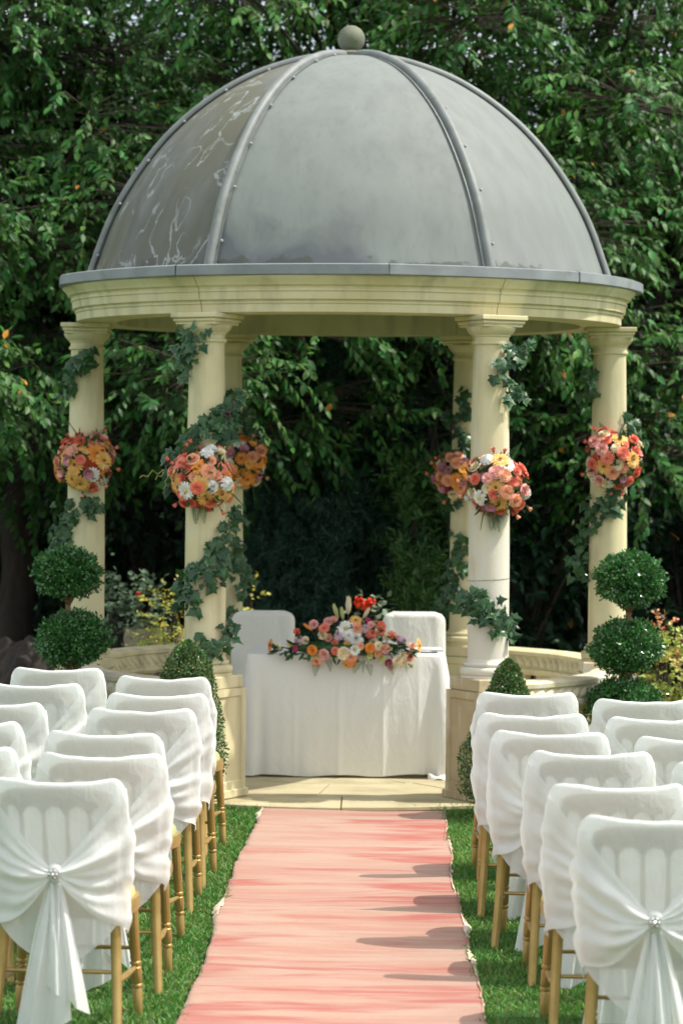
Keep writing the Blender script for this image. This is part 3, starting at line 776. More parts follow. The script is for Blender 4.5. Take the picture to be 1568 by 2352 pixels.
def make_seat():
    b = MB()
    def out(u, e=0):
        a = 2 * math.pi * u; c_, s_ = math.cos(a), math.sin(a)
        x = (.238 - .03 * (s_ < 0) * abs(s_) + e) * math.copysign(abs(c_) ** .62, c_); y = (.205 + e) * math.copysign(abs(s_) ** .62, s_)
        return x, y
    prof = [(-.03, .405), (0, .407), (.004, .43), (0, .455), (-.02, .458), (-.17, .456)]
    def f(u, v):
        i = min(int(v * 5 + 1e-6), 4); q = v * 5 - i; e = prof[i][0] * (1 - q) + prof[i + 1][0] * q; z = prof[i][1] * (1 - q) + prof[i + 1][1] * q
        x, y = out(u, e); return (x, y, z)
    b.grid(f, 48, 5, closed_u=True)
    return b.mesh('seat', gold, True, 35)
def make_pad(m):
    b = MB()
    def f(u, v):
        a = 2 * math.pi * u; c_, s_ = math.cos(a), math.sin(a); q = math.pi / 2 * v
        r = .20 * math.cos(q) ** .55 if v < 1 else 0
        return (1.12 * r * math.copysign(abs(c_) ** .65, c_), .005 + r * math.copysign(abs(s_) ** .65, s_), .456 + .062 * math.sin(q) ** .8)
    b.grid(f, 36, 7, closed_u=True)
    return b.mesh('seat_pad', m, True, None)
def turned(p0, p1, n=10):
    """turned front leg with ring beads, p0 at the seat, p1 at the floor"""
    p0, p1 = Vector(p0), Vector(p1)
    ts = [(0, .0185), (.10, .019), (.50, .0185), (.515, .016), (.525, .021), (.545, .021), (.555, .016), (.565, .016), (.575, .0205), (.60, .0205), (.70, .0205), (.715, .016), (.725, .021), (.745, .021), (.755, .016), (.77, .019), (.95, .0165), (1, .0155)]
    b = MB(); b.tube([p0.lerp(p1, t) for t, r in ts], [r for t, r in ts], n); return b
def make_legs():
    out = []
    for sx in (-1, 1):
        out.append(('leg', turned((sx * .195, .165, .41), (sx * .215, .195, 0)).mesh('front_leg', gold, True, 35)))
        b = MB()
        b.tube([(sx * .180, yc(.19, .84), .835), (sx * .186, yc(.19, .7), .70), (sx * .187, -.190, .46), (sx * .194, -.186, .36), (sx * .204, -.215, .18), (sx * .216, -.270, 0)], [.014, .015, .0185, .019, .0175, .0165], 10)
        out.append(('leg', b.mesh('rear_leg', gold, True, 40)))
    def st(p0, p1):
        b = MB(); p0, p1 = Vector(p0), Vector(p1)
        b.tube([p0.lerp(p1, t) for t in (0, .2, .42, .45, .5, .55, .58, .8, 1)], [.007, .009, .0125, .010, .0145, .010, .0125, .009, .007], 8)
        return b.mesh('stretcher', gold, True, 40)
    for sx in (-1, 1):
        out.append(('stretcher', st((sx * .206, .180, .175), (sx * .203, -.21, .19))))
    for zz, y_ in ((.245, .176), (.225, -.205)):
        b = MB(); b.tube([(-.185, y_, zz), (0, y_, zz), (.185, y_, zz)], [.007, .009, .007], 8); out.append(('stretcher', b.mesh('stretcher', gold, True, 40)))
    return out
VAR = [(make_cover(s), make_sash(s), make_tail(s, -.035, .03, .085), make_tail(s + 50, .055, .10 + .05 * (s % 3), .06)) for s in (1, 2, 3, 4, 5, 6, 7)]
BACK, SEAT, PADS, LEGS, BRO = make_back(), make_seat(), [make_pad(pad_m), make_pad(pad_y)], make_legs(), make_brooch()
def aisle_chair(i, x, y, rz, label, grp, pad=0):
    t = thing('draped_chair', label, 'chair', (x, y, 0), rz, grp)
    cv, sa, t1, t2 = VAR[(i * 3) % 7]
    link('backrest', BACK, t); link('seat', SEAT, t); link('seat_pad', PADS[pad], t)
    for nme, me in LEGS: link(nme, me, t)
    link('cover', cv, t); s = link('sash', sa, t); link('sash_tail', t1, s); link('sash_tail', t2, s); link('brooch', BRO, s)
ORD = ['nearest the camera', 'second from the camera', 'third from the camera', 'fourth from the camera', 'fifth from the camera', 'sixth and farthest']
LA = [(-.942, 9.80), (-.873, 10.62), (-.894, 11.44), (-.852, 12.50), (-.825, 13.28), (-.836, 14.28)]
RA = [(1.016, 8.90), (.953, 9.78), (.956, 10.84), (.884, 11.62), (.846, 12.43), (.880, 13.52)]
YB = .27                 # the back of the chair stands this far behind its middle
i = 0
for nm, rows, grp in (('left', LA, 'chairs in the file left of the runner'), ('right', RA, 'chairs in the file right of the runner')):
    for k, (x, y) in enumerate(rows):
        rz = R(-5 + 5 * math.sin(i * 2.3)) if nm == 'left' else R(-3 + 4 * math.sin(i * 1.9))
        aisle_chair(i, x, y + YB, rz, 'white draped chair beside the runner on its %s side, %s' % (nm, ORD[k]), grp, 1 if k == 0 else 0); i += 1
LB = [(-1.453, 10.80), (-1.52, 11.83), (-1.50, 12.75), (-1.46, 13.80), (-1.457, 14.80)]
RB = [(1.49, 10.49), (1.45, 11.42), (1.38, 12.30), (1.41, 13.20)]
OB = ['one nearest the camera', 'second from the camera', 'third from the camera', 'fourth from the camera', 'fifth from the camera']
for nm, rows, grp in (('left', LB, 'chairs in the outer left file'), ('right', RB, 'chairs in the outer right file')):
    for k, (x, y) in enumerate(rows):
        aisle_chair(i, x, y + YB, R(-4 + 5 * math.sin(i * 1.7)), 'white draped chair in the outer file at the %s picture edge, %s' % (nm, OB[k]), grp); i += 1
aisle_chair(i, -2.03, 14.80 + YB, R(-4), 'white draped chair barely showing at the far left picture edge', 'chairs in the outer left file')
# ------------------------------------------------------------------ foliage helpers
def leaves(p, d, n, L, Wd, droop=.15, fold=.18):
    """folded, drooping pointed leaves: 8 verts, 8 triangles each"""
    d = norm(d); n = norm(n - d * (n * d).sum(-1, keepdims=True)); s = np.cross(d, n)
    L = np.asarray(L)[:, None] if np.ndim(L) else np.full((len(p), 1), L); Wd = np.asarray(Wd)[:, None] if np.ndim(Wd) else np.full((len(p), 1), Wd)
    def c(t): return p + d * L * t - n * (droop * t * t) * L
    a1, a2 = c(.34), c(.68)
    V = np.stack([c(0.), a1 + s * Wd * .46 + n * fold * Wd * .5, a2 + s * Wd * .40 + n * fold * Wd * .4, c(1.), a2 - s * Wd * .40 + n * fold * Wd * .4, a1 - s * Wd * .46 + n * fold * Wd * .5, a1, a2], 1)
    i = (np.arange(len(p)) * 8)[:, None]
    F = np.concatenate([i + q for q in ([0, 6, 1], [1, 6, 7], [1, 7, 2], [2, 7, 3], [0, 5, 6], [5, 4, 7], [5, 7, 6], [4, 3, 7])], 1).reshape(-1, 3)
    return V.reshape(-1, 3), F
def leaves4(p, d, n, L, Wd, droop=.1):
    d = norm(d); n = norm(n - d * (n * d).sum(-1, keepdims=True)); s = np.cross(d, n)
    L = np.asarray(L)[:, None] if np.ndim(L) else np.full((len(p), 1), L); Wd = np.asarray(Wd)[:, None] if np.ndim(Wd) else np.full((len(p), 1), Wd)
    m_ = p + d * L * .5
    V = np.stack([p, m_ + s * Wd * .5 + n * Wd * .12, p + d * L - n * L * droop, m_ - s * Wd * .5 + n * Wd * .12], 1)
    i = (np.arange(len(p)) * 4)[:, None]
    F = np.concatenate([i + [0, 2, 1], i + [0, 3, 2]], 1).reshape(-1, 3)
    return V.reshape(-1, 3), F
def rdir(n): return norm(rng.normal(size=(n, 3)))
def sprays(q, o, nl, L, tw, grav=.55, wratio=.42):
    """twigs at q pointing o, each with nl alternate drooping leaves; returns leaf arrays and twig segments"""
    n = len(q); o = norm(o)
    k = np.arange(nl); t = (k + .6) / nl
    P = q[:, None] + o[:, None] * (t[None, :, None] * tw) ; P[:, :, 2] -= (t ** 2 * tw * .22)[None]
    side = norm(np.cross(o, np.array([0, 0, 1.]) + .3 * rng.normal(size=(n, 3))))
    sg = np.where(k % 2 == 0, 1., -1.)[None, :, None]
    D = o[:, None] * (.35 + .5 * t[None, :, None]) + side[:, None] * sg * (.85 - .45 * t[None, :, None]) + rng.normal(size=(n, nl, 3)) * .28
    D[:, :, 2] -= grav * rng.uniform(.5, 1.3, (n, nl))
    N_ = np.array([0, -.25, 1.]) + rng.normal(size=(n, nl, 3)) * .35 + o[:, None] * .35
    LL = L * rng.uniform(.65, 1.15, n * nl)
    return P.reshape(-1, 3), D.reshape(-1, 3), N_.reshape(-1, 3), LL, LL * wratio * rng.uniform(.85, 1.15, n * nl)
def twigs(a, b, r0, r1):
    """many 3-sided twigs a->b"""
    d = norm(b - a); u = norm(np.cross(d, np.array([.3, .9, .2]))); v = np.cross(d, u); n = len(a); V = []
    for P, r in ((a, r0), (b, r1)):
        for w in (0, 2.09, 4.19): V.append(P + (u * math.cos(w) + v * math.sin(w)) * r)
    V = np.stack(V, 1).reshape(-1, 3); i = (np.arange(n) * 6)[:, None]
    F = np.concatenate([i + q for q in ([0, 1, 4], [0, 4, 3], [1, 2, 5], [1, 5, 4], [2, 0, 3], [2, 3, 5])], 1).reshape(-1, 3)
    return V, F
def tree(name, label, base, top, clumps, leafm, L=.088, nspray=34, nl=13, tw=.36, group=None, trunk_r=.16, grav=.55, accent=.0022, flat=np.array([1.2, .85, .50]), wr_=.47):
    base = Vector(base); top = Vector(top)
    t = thing(name, label, 'tree', base, 0, group)
    b = MB(); mid = base.lerp(top, .5) + Vector((.15, .1, 0))
    def seg(a, c_, r0, r1, n=5, bend=.12):
        pts = []
        for i in range(n + 1):
            f_ = i / n; p = a.lerp(c_, f_); j = math.sin(math.pi * f_) * bend * (c_ - a).length
            pts.append(p + Vector((noise.noise((p.x, p.z, 1.)) * j, noise.noise((p.y, p.z, 7.)) * j, j * .35)) - base)
        b.tube(pts, [r0 + (r1 - r0) * i / n for i in range(n + 1)], 7, cap=False)
    seg(base - Vector((0, 0, .05)), mid, trunk_r, trunk_r * .8); seg(mid, top, trunk_r * .8, trunk_r * .6)
    qs, os_, ta, tb = [], [], [], []
    for (c_, rad, fac) in clumps:
        c_ = Vector(c_); start = mid.lerp(top, random.uniform(.1, 1.0))
        seg(start, c_, .035, .010, 6, .18)
        n = max(4, int(nspray * fac))
        dv = rdir(n); rr = rng.uniform(.25, 1.0, n)[:, None] ** .6
        q = np.array(c_) + dv * rr * rad * flat
        o = norm(dv * .9 * flat + np.array([0, -.25, -.20]) + rng.normal(size=(n, 3)) * .35)
        qs.append(q); os_.append(o); ta.append(np.array(c_) + dv * rr * rad * .25); tb.append(q)
    b.build('trunk', bark, t, sharp=None)
    q = np.concatenate(qs); o = np.concatenate(os_)
    P, D, N_, LL, WW = sprays(q, o, nl, L, tw, grav, wr_)
    V, F = leaves(P, D, N_, LL, WW, droop=.22)
    mi = np.repeat((rng.random(len(P)) < accent).astype(np.int32), 8)
    np_obj('crown', V - np.array(base), F, [leafm, orange_leaf], t, smooth=True, midx=mi)
    e = q + o * tw; e[:, 2] -= tw * .22
    V1, F1 = twigs(np.concatenate(ta), np.concatenate(tb), .006, .0045); V2, F2 = twigs(q, e, .0045, .002)
    np_obj('twigs', np.concatenate([V1, V2]) - np.array(base), np.concatenate([F1, F2 + len(V1)]), twig_m, t)
    return t

# ------------------------------------------------------------------ trees behind the pavilion
def yfront(z): return 20.5 + max(0, z - 2.6) * .30
cl = {0: [], 1: [], 2: []}
for layer in range(3):
    for ix in range(-6, 8):
        for iz in range(0, 8):
            x = ix * .82 + random.uniform(-.3, .3) + (.4 if iz % 2 else 0); z = 2.35 + iz * .74 + random.uniform(-.25, .25) - layer * .15
            y = yfront(z) + layer * 1.05 + random.uniform(-.3, .3) + .25 * noise.noise((x, z, 2.)) 
            xr = 2.45 - .10 * abs(z - 4.6)
            if layer == 0 and (x > xr or (z < 2.7 and -.6 < x)): continue
            if layer == 0 and noise.noise((x * .9 + 3, z * 1.5, 5.)) < -.12: continue
            if layer == 1 and x > 2.8: continue
            vis = abs(x) < 3.2 and z < 6.0
            # natural openings in the crown
            d_ = min(((x - a) ** 2 + (z - c_) ** 2) ** .5 for a, c_ in ((-2.35, 4.35), (-2.0, 4.1), (1.0, 2.55)))
            fac = (1.0 if vis else .45)
            if d_ < .42: fac *= .5
            if layer: fac *= .85
            cl[0 if x < -1.0 else (1 if x < 1.3 else 2)].append(((x, y, z), .62, fac))
for k in range(26):          # rear boughs closing the top of the view
    x = -2.2 + 4.4 * k / 25 + random.uniform(-.2, .2); z = random.uniform(4.7, 6.3)
    cl[0 if x < -1.0 else (1 if x < 1.3 else 2)].append(((x, 24.6 + random.uniform(-.4, .4), z), .70, .9))
tree('cherry_tree', 'large cherry tree with drooping green leaves behind the pavilion left side', (-2.9, 23.6, 0), (-2.4, 24.4, 4.8), cl[0], leaf_ch, nspray=60, group='cherry trees behind the pavilion')
tree('cherry_tree', 'cherry tree with drooping green leaves rising directly behind the dome', (.3, 24.1, 0), (.4, 24.6, 4.8), cl[1], leaf_ch, nspray=60, group='cherry trees behind the pavilion')
tree('cherry_tree', 'cherry tree whose leafy boughs slope down right of the dome', (2.9, 23.9, 0), (2.5, 24.6, 4.8), cl[2], leaf_ch, nspray=60, group='cherry trees behind the pavilion')
# copper tree at the right
cc = []
for k in range(46):
    x = random.uniform(2.2, 6.2); z = random.uniform(2.2, 7.6); y = random.uniform(23.6, 25.4)
    cc.append(((x, y, z), .75, 1.0 if (x < 3.6 and z < 6.2) else .5))
tree('copper_beech', 'copper brown leaved tree at the right picture edge', (4.3, 25.0, 0), (4.0, 24.8, 4.5), cc, leaf_br, L=.075, nspray=46, nl=12, tw=.34, accent=.02, wr_=.55)
# dark laurels filling the shade
def shrub(name, label, base, spots, leafm, L, ns, nl, tw, rad, cat='shrub', group=None, grav=.4, stem=True, kind=None, wr_=.42, accent=.0, four=False):
    t = thing(name, label, cat, base, 0, group)
    bs = np.array(base); qs, os_ = [], []; b = MB()
    for c_, rr_ in spots:
        dv = rdir(ns); q = np.array(c_) + dv * (rng.uniform(.2, 1, ns)[:, None] ** .6) * rr_ * np.array([1, .9, 1.0]); q[:, 2] = np.maximum(q[:, 2], .05)
        qs.append(q); os_.append(norm(dv + np.array([0, -.3, .25]) + rng.normal(size=(ns, 3)) * .3))
        if stem: b.tube([(rng.uniform(-.1, .1), rng.uniform(-.1, .1), 0), tuple((np.array(c_) - bs) * .6 + np.array([0, .05, .05])), tuple(np.array(c_) - bs)], [.02, .014, .006], 5)
    q = np.concatenate(qs); o = np.concatenate(os_)
    P, D, N_, LL, WW = sprays(q, o, nl, L, tw, grav, wr_)
    V, F = (leaves4 if four else leaves)(P, D, N_, LL, WW)
    mi = np.repeat((rng.random(len(P)) < accent).astype(np.int32), 2 if four else 8)
    np_obj('foliage', V - bs, F, [leafm, orange_leaf], t, smooth=not four, midx=mi)
    if stem: b.build('stems', twig_m, t, sharp=None)
    return t
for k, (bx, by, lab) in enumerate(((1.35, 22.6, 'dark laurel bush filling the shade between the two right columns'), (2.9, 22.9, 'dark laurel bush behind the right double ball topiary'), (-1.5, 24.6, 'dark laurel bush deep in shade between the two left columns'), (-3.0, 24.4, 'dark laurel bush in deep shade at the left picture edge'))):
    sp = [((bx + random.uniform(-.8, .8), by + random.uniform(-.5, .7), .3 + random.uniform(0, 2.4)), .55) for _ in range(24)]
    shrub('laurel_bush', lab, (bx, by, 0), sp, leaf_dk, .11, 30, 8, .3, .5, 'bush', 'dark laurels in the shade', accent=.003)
# yew: upright plumes of short needles
def needle_shrub(name, label, base, boxes, leafm, n, nl, L, tw, wr_=.22):
    bs = np.array(base); t = thing(name, label, 'shrub', base)
    q = []
    for (x0, x1, y0, y1, z0, z1, k) in boxes:
        m_ = int(n * k); q.append(np.stack([rng.uniform(x0, x1, m_), rng.uniform(y0, y1, m_), rng.uniform(z0, z1, m_)], 1))
    q = np.concatenate(q)
    pl = np.array([noise.noise((a[0] * 4.0, a[1] * 3.0, a[2] * 1.3)) for a in q]); q = q[pl > -.12]; m_ = len(q)
    o = norm(np.stack([rng.normal(0, .5, m_), -.35 + rng.normal(0, .4, m_), .75 + rng.normal(0, .35, m_)], 1))
    k = np.arange(nl); tt = (k + .5) / nl
    P = q[:, None] + o[:, None] * (tt * tw)[None, :, None]
    sd = norm(np.cross(o, rdir(m_))); sg = np.where(k % 2, 1., -1.)[None, :, None]
    D = o[:, None] * .75 + sd[:, None] * sg * .7 + rng.normal(size=P.shape) * .18
    LL = L * rng.uniform(.7, 1.2, m_ * nl)
    V, F = leaves4(P.reshape(-1, 3), D.reshape(-1, 3), rdir(m_ * nl) + np.array([0, -.6, .6]), LL, LL * wr_)
    np_obj('foliage', V - bs, F, leafm, t)
    b = MB()
    for i in range(7): b.tube([(rng.uniform(-.1, .1), 0, 0), (rng.uniform(-.4, .4), rng.uniform(-.1, .1), 1.2), (rng.uniform(-.5, .5), 0, 2.3)], [.03, .02, .008], 6)
    b.build('stems', bark, t, sharp=None)
needle_shrub('yew_shrub', 'dark blue green yew seen through the middle of the pavilion', (-.15, 22.2, 0), [(-.80, .05, 21.6, 22.6, 0, 1.6, .5), (-.7, .35, 21.7, 22.6, 1.2, 3.0, .5), (-.1, .65, 21.9, 22.8, .2, 2.4, .4)], leaf_yew, 9000, 12, .045, .13)
needle_shrub('conifer_sapling', 'light green conifer with feathery fronds right of the dark yew', (.72, 21.7, 0), [(.42, .80, 21.4, 21.8, .3, 1.9, 1.0)], leaf_fern, 520, 12, .075, .22, .22)
# wood behind
def woodland():
    n = 42000
    q = np.stack([rng.uniform(-8, 8, n), rng.uniform(26.2, 29.0, n), rng.uniform(0, 1, n)], 1)
    hgt = np.array([5.0 + 1.1 * noise.noise((a * .6, 0, 4.)) for a in q[:, 0]]); q[:, 2] *= hgt
    V, F = leaves4(q, rdir(n) + np.array([0, 0, -.5]), np.array([0, -.8, .5]) + rng.normal(size=(n, 3)) * .5, rng.uniform(.18, .34, n), rng.uniform(.12, .2, n))
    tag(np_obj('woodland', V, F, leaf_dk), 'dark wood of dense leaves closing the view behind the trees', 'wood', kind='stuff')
woodland()

# ------------------------------------------------------------------ border planting
def flower_head(b, c, r, n, m=0):
    for i in range(n):
        d = Vector((random.gauss(0, 1), random.gauss(0, 1) - .3, random.gauss(0, 1) + .3)).normalized(); p = Vector(c) + d * r * random.uniform(.5, 1)
        a = d.orthogonal().normalized(); e = d.cross(a); s = r * .42
        k = b.add([p + a * s, p + e * s + d * s * .2, p - a * s, p - e * s + d * s * .2]); b.face(k, k + 1, k + 2, k + 3, m=m)
def plant(name, label, px, py, y, rx, rz, n, leafm, L, cat='plant', blooms=(), bm=None, wr_=.7, nl=5, tw=.12, grav=.2, group=None):
    c_ = at(px, py, y); base = (c_.x, y, 0.0)
    t = thing(name, label, cat, base, 0, group)
    dv = rdir(n); q = np.array([0, 0, c_.z]) + dv * (rng.uniform(.1, 1, n)[:, None] ** .5) * np.array([rx, rx * .8, rz]); q[:, 2] = np.maximum(q[:, 2], .04)
    P, D, N_, LL, WW = sprays(q, norm(dv + np.array([0, -.4, .4])), nl, L, tw, grav, wr_)
    V, F = leaves(P, D, N_, LL, WW); np_obj('foliage', V, F, leafm, t, smooth=True)
    b = MB()
    for i in range(6): b.tube([(rng.uniform(-.05, .05), rng.uniform(-.05, .05), 0), (rng.uniform(-.5, .5) * rx, rng.uniform(-.5, .3) * rx, c_.z + rz * .4)], [.008, .004], 5)
    b.build('stems', twig_m, t)
    for bx, by_, r_ in blooms:
        w = at(bx, by_, y - rx * .7); s = MB(); flower_head(s, (w.x - base[0], w.y - base[1], w.z), r_, 26); 
        s.tube([(w.x - base[0], w.y - base[1], w.z), (w.x - base[0], w.y - base[1] + .05, w.z - .15)], .004, 5, m=1)
        s.build('bloom', [bm, vine_m], t, smooth=False)
    return t
plant('geranium_plant', 'grey green geranium with red blooms beside the stone trough', 335, 1395, 20.3, .17, .17, 80, leaf_ger, .05, blooms=((318, 1366, .02), (362, 1372, .018)), bm=PET['scarlet'])
plant('geranium_plant', 'grey green geranium without blooms close right of the outer left column', 262, 1400, 20.4, .10, .20, 50, leaf_ger, .05)
plant('yellow_shrub', 'yellow leaved shrub spilling over the stone trough', 388, 1425, 20.0, .12, .20, 46, leaf_yel, .035, 'shrub', nl=7, tw=.18)
plant('lime_groundcover', 'lime green low plant behind the left balustrade', 372, 1472, 19.9, .20, .05, 60, leaf_lime, .03, nl=6)
plant('yellow_twig_plant', 'thin upright plant with yellow leaves right of the rear left column', 572, 1385, 20.2, .05, .15, 8, leaf_yel, .04, nl=6, tw=.14)
plant('red_geranium', 'bright red geranium blooming behind the signing table', 852, 1420, 19.7, .10, .13, 26, leaf_ger, .05, blooms=((824, 1384, .042), (850, 1386, .040), (838, 1395, .034), (866, 1432, .025), (882, 1440, .02), (845, 1428, .016), (880, 1462, .022)), bm=PET['scarlet'])
plant('autumn_shrub', 'shrub turning yellow and coral at the right picture edge', 1535, 1545, 18.6, .26, .24, 260, leaf_aut, .035, 'shrub', nl=7, tw=.12)
plant('coral_spire_plant', 'upright coral leaved shoot above the autumn shrub', 1520, 1462, 18.7, .05, .13, 14, mat('coral_leaf', (.60, .20, .11), (.50, .26, .10), rough=.6, transl=.3, island=.3), .035, nl=6, tw=.1)
plant('magenta_flowers', 'dark magenta flowers at the right picture edge in shade', 1562, 1468, 19.4, .08, .10, 16, leaf_dk, .05, blooms=((1557, 1464, .025), (1568, 1470, .02)), bm=PET['magenta'])
# stone trough and rocks
c_ = at(362, 1462, 20.25)
b = MB()
b.grid(lambda u, v: (lambda a, r: (r * 1.25 * math.copysign(abs(math.cos(a)) ** .7, math.cos(a)), r * .7 * math.copysign(abs(math.sin(a)) ** .7, math.sin(a)), v * (c_.z + .06)))(2 * math.pi * u, (.13 + .07 * v) if v < .999 else .18), 28, 10, closed_u=True)
b.grid(lambda u, v: (1.25 * (.18 - .12 * v) * math.cos(2 * math.pi * u), .7 * (.18 - .12 * v) * math.sin(2 * math.pi * u), c_.z + .05 - .04 * v), 20, 2, closed_u=True, m=1)
tag(b.build('stone_trough', [trough_m, bed_m], None, (c_.x, 20.25, 0), sharp=40), 'weathered stone trough planter behind the left balustrade', 'planter')
def rock(px, py, y, rx, rz, label, sd):
    c_ = at(px, py, y); b = MB()
    def f(u, v):
        a = 2 * math.pi * u; q = math.pi * v
        d = Vector((math.sin(q) * math.cos(a), math.sin(q) * math.sin(a), -math.cos(q)))
        k = 1 + .28 * noise.noise(d * 1.6 + Vector((sd, 0, 0))) + .12 * noise.noise(d * 4 + Vector((sd, 0, 0)))
        return (d.x * rx * k, d.y * rx * .8 * k, max(-.02, rz * .45 + d.z * rz * k))
    b.grid(f, 24, 14, closed_u=True)
    tag(b.build('garden_rock', rock_m, None, (c_.x, y, 0), sharp=30), label, 'rock', 'rocks in the bed')
rock(20, 1535, 20.4, .34, .42, 'large dark brown rock at the far left picture edge', 1)
rock(85, 1530, 20.0, .28, .50, 'dark brown rock left of the ball topiary', 5)
rock(285, 1470, 20.6, .24, .56, 'brown rock beside the stone trough behind the outer left column', 9)

# ------------------------------------------------------------------ topiary
def box_leaves(c, fn, n, L, inner=.82):
    """leaves over a closed form: fn(dir array) -> radius vector scale"""
    dv = rdir(n); rad = fn(dv); 
    lump = np.array([1 + .22 * noise.noise(tuple(a * 2.4 + np.array(c) * 3)) + .14 * noise.noise(tuple(a * 6 + np.array(c) * 5)) for a in dv])[:, None]
    q = np.array(c) + dv * rad * lump * (rng.uniform(inner, 1.03, n) + np.where(rng.random(n) < .10, rng.uniform(.02, .13, n), 0))[:, None]
    return q, norm(dv + rng.normal(size=(n, 3)) * .55 + np.array([0, 0, .25])), dv
def topiary_balls(label, px, y, balls, grp):
    x = at(px, 1400, y).x; t = thing('ball_topiary', label, 'topiary', (x, y, 0), 0, grp)
    for (dx, z, r) in balls:
        q, d, n = box_leaves((dx, 0, z), lambda a: np.full((len(a), 1), r) * np.array([[1.20, 1.12, .93]]), 6200, .016, .72)
        V, F = leaves4(q, d, n + rng.normal(size=n.shape) * .5, rng.uniform(.018, .030, len(q)), rng.uniform(.012, .018, len(q)))
        np_obj('leaf_ball', V, F, leaf_box, t)
        b = MB(); b.ball((dx, 0, z), r * .70, 16, 10); b.build('leaf_ball_core', leaf_dk, t, sharp=None)
    b = MB(); zs = [z for _, z, _ in balls]
    b.tube([(0, 0, -.02), (.01, 0, .3), (balls[-1][0], 0, zs[-1]), (balls[0][0], 0, zs[0])], [.028, .026, .024, .014], 9)
    for i, (dx, z, r) in enumerate(balls):
        for k in range(7):
            a = k * .9 + i; b.tube([(dx * .6, 0, z - r * 1.25), (dx + .05 * math.cos(a), .05 * math.sin(a), z - r * .8), (dx + r * .55 * math.cos(a), r * .55 * math.sin(a), z - r * .45)], [.011, .008, .005], 6)
    b.build('trunk', stem_m, t, sharp=None)
topiary_balls('box topiary with stacked leaf balls in front of the outer left column', 162, 16.85, [(-.02, 1.305, .155), (.015, .912, .172), (.0, .50, .18)], 'ball topiaries flanking the pavilion')
topiary_balls('box topiary with stacked leaf balls in front of the outer right column', 1438, 16.85, [(.02, 1.295, .163), (0, .895, .168), (-.01, .545, .175)], 'ball topiaries flanking the pavilion')
def cone_topiary(label, px, y, h, rb, rt, grp, seed, prof):
    x = at(px, 1600, y).x; t = thing('cone_topiary', label, 'topiary', (x, y, 0), 0, grp)
    n = 12000; v = rng.random(n) ** .8; a = rng.uniform(0, 2 * math.pi, n)
    r = np.interp(v, *prof)
    r = r * np.array([1 + .14 * noise.noise((math.cos(b_) * 2, math.sin(b_) * 2, w * 5 + seed)) for b_, w in zip(a, v)]) * rng.uniform(.78, 1.05, n)
    q = np.stack([r * np.cos(a), r * np.sin(a), .08 + v * (h - .08)], 1)
    out = norm(np.stack([np.cos(a), np.sin(a), .35 + v], 1))
    V, F = leaves4(q, norm(out + rng.normal(size=(n, 3)) * .6), out + rng.normal(size=(n, 3)) * .5, rng.uniform(.014, .023, n), rng.uniform(.010, .014, n))
    np_obj('foliage', V, F, [leaf_box, leaf_boxv], t, midx=np.repeat((rng.random(n) < .5).astype(np.int32), 2))
    b = MB(); b.lathe([(prof[1][0] * .6, .1), (prof[1][2] * .72, h * prof[0][2]), (prof[1][4] * .7, h * prof[0][4]), (.01, h * .93)], 16); b.build('foliage_core', leaf_dk, t, sharp=None)
    b = MB(); b.tube([(0, 0, -.02), (0, 0, .2)], .025, 8); b.build('trunk', stem_m, t)
cone_topiary('clipped box cone beside the front left pedestal', 430, 15.85, .97, .205, .115, 'cone topiaries beside the front pedestals', 1., ([0, .1, .5, .72, .84, .92, .97, 1], [.15, .2, .19, .155, .125, .085, .05, .0]))
cone_topiary('clipped box cone beside the front right pedestal', 1166, 15.85, .88, .255, .10, 'cone topiaries beside the front pedestals', 6., ([0, .1, .35, .6, .8, .9, .96, 1], [.18, .25, .26, .17, .10, .07, .045, .0]))
# ------------------------------------------------------------------ flowers
def petals(b, n, r0, r1, w, h0, hm, h1, ph=0., m=0, jit=0., wt=.35):
    for i in range(n):
        a = 2 * math.pi * i / n + ph + random.uniform(-jit, jit); ca, sa = math.cos(a), math.sin(a)
        rm = r0 + (r1 - r0) * .6; k_ = random.uniform(-jit, jit) * .02
        P = [(r0, -w * .25, h0), (r0, w * .25, h0), (rm, w * .5, hm), (rm, -w * .5, hm), (r1, w * wt, h1 + k_), (r1, -w * wt, h1 + k_)]
        j = b.add([(x * ca - y * sa, x * sa + y * ca, z) for x, y, z in P])
        b.face(j, j + 1, j + 2, j + 3, m=m); b.face(j + 3, j + 2, j + 4, j + 5, m=m)
def fm_rose():
    b = MB(); petals(b, 6, .004, .031, .036, 0, .014, .010, 0, jit=.15, wt=.38); petals(b, 5, .004, .025, .032, .002, .022, .024, .5, jit=.1, wt=.4)
    petals(b, 5, .003, .016, .022, .006, .026, .029, .2, jit=.1, wt=.45); petals(b, 4, .001, .009, .013, .01, .027, .031, .8, wt=.45); b.ball((0, 0, .02), .006, 6, 4); return b
def fm_gerbera():
    b = MB(); petals(b, 17, .010, .050, .014, 0, .010, .006, 0, jit=.06, wt=.28); petals(b, 14, .009, .036, .012, .006, .014, .013, .2, jit=.06, wt=.28)
    petals(b, 14, .004, .016, .007, .008, .015, .016, .1, wt=.3); b.lathe([(.011, .010), (.008, .017), (.002, .018)], 10, m=1, cap=False); return b
def fm_daisy():
    b = MB(); petals(b, 14, .008, .050, .017, 0, .010, .004, 0, jit=.1, wt=.30); petals(b, 11, .008, .042, .015, .006, .015, .012, .25, jit=.1, wt=.3)
    b.lathe([(.011, .010), (.009, .018), (.002, .020)], 10, m=1, cap=False); return b
def fm_mum():
    b = MB()
    for k, (r1, h, n) in enumerate(((.042, .004, 16), (.038, .014, 15), (.031, .024, 13), (.022, .031, 11), (.012, .036, 8))):
        petals(b, n, .006, r1, .013, h * .5, h + .004, h, k * .37, jit=.12, wt=.4)
    return b
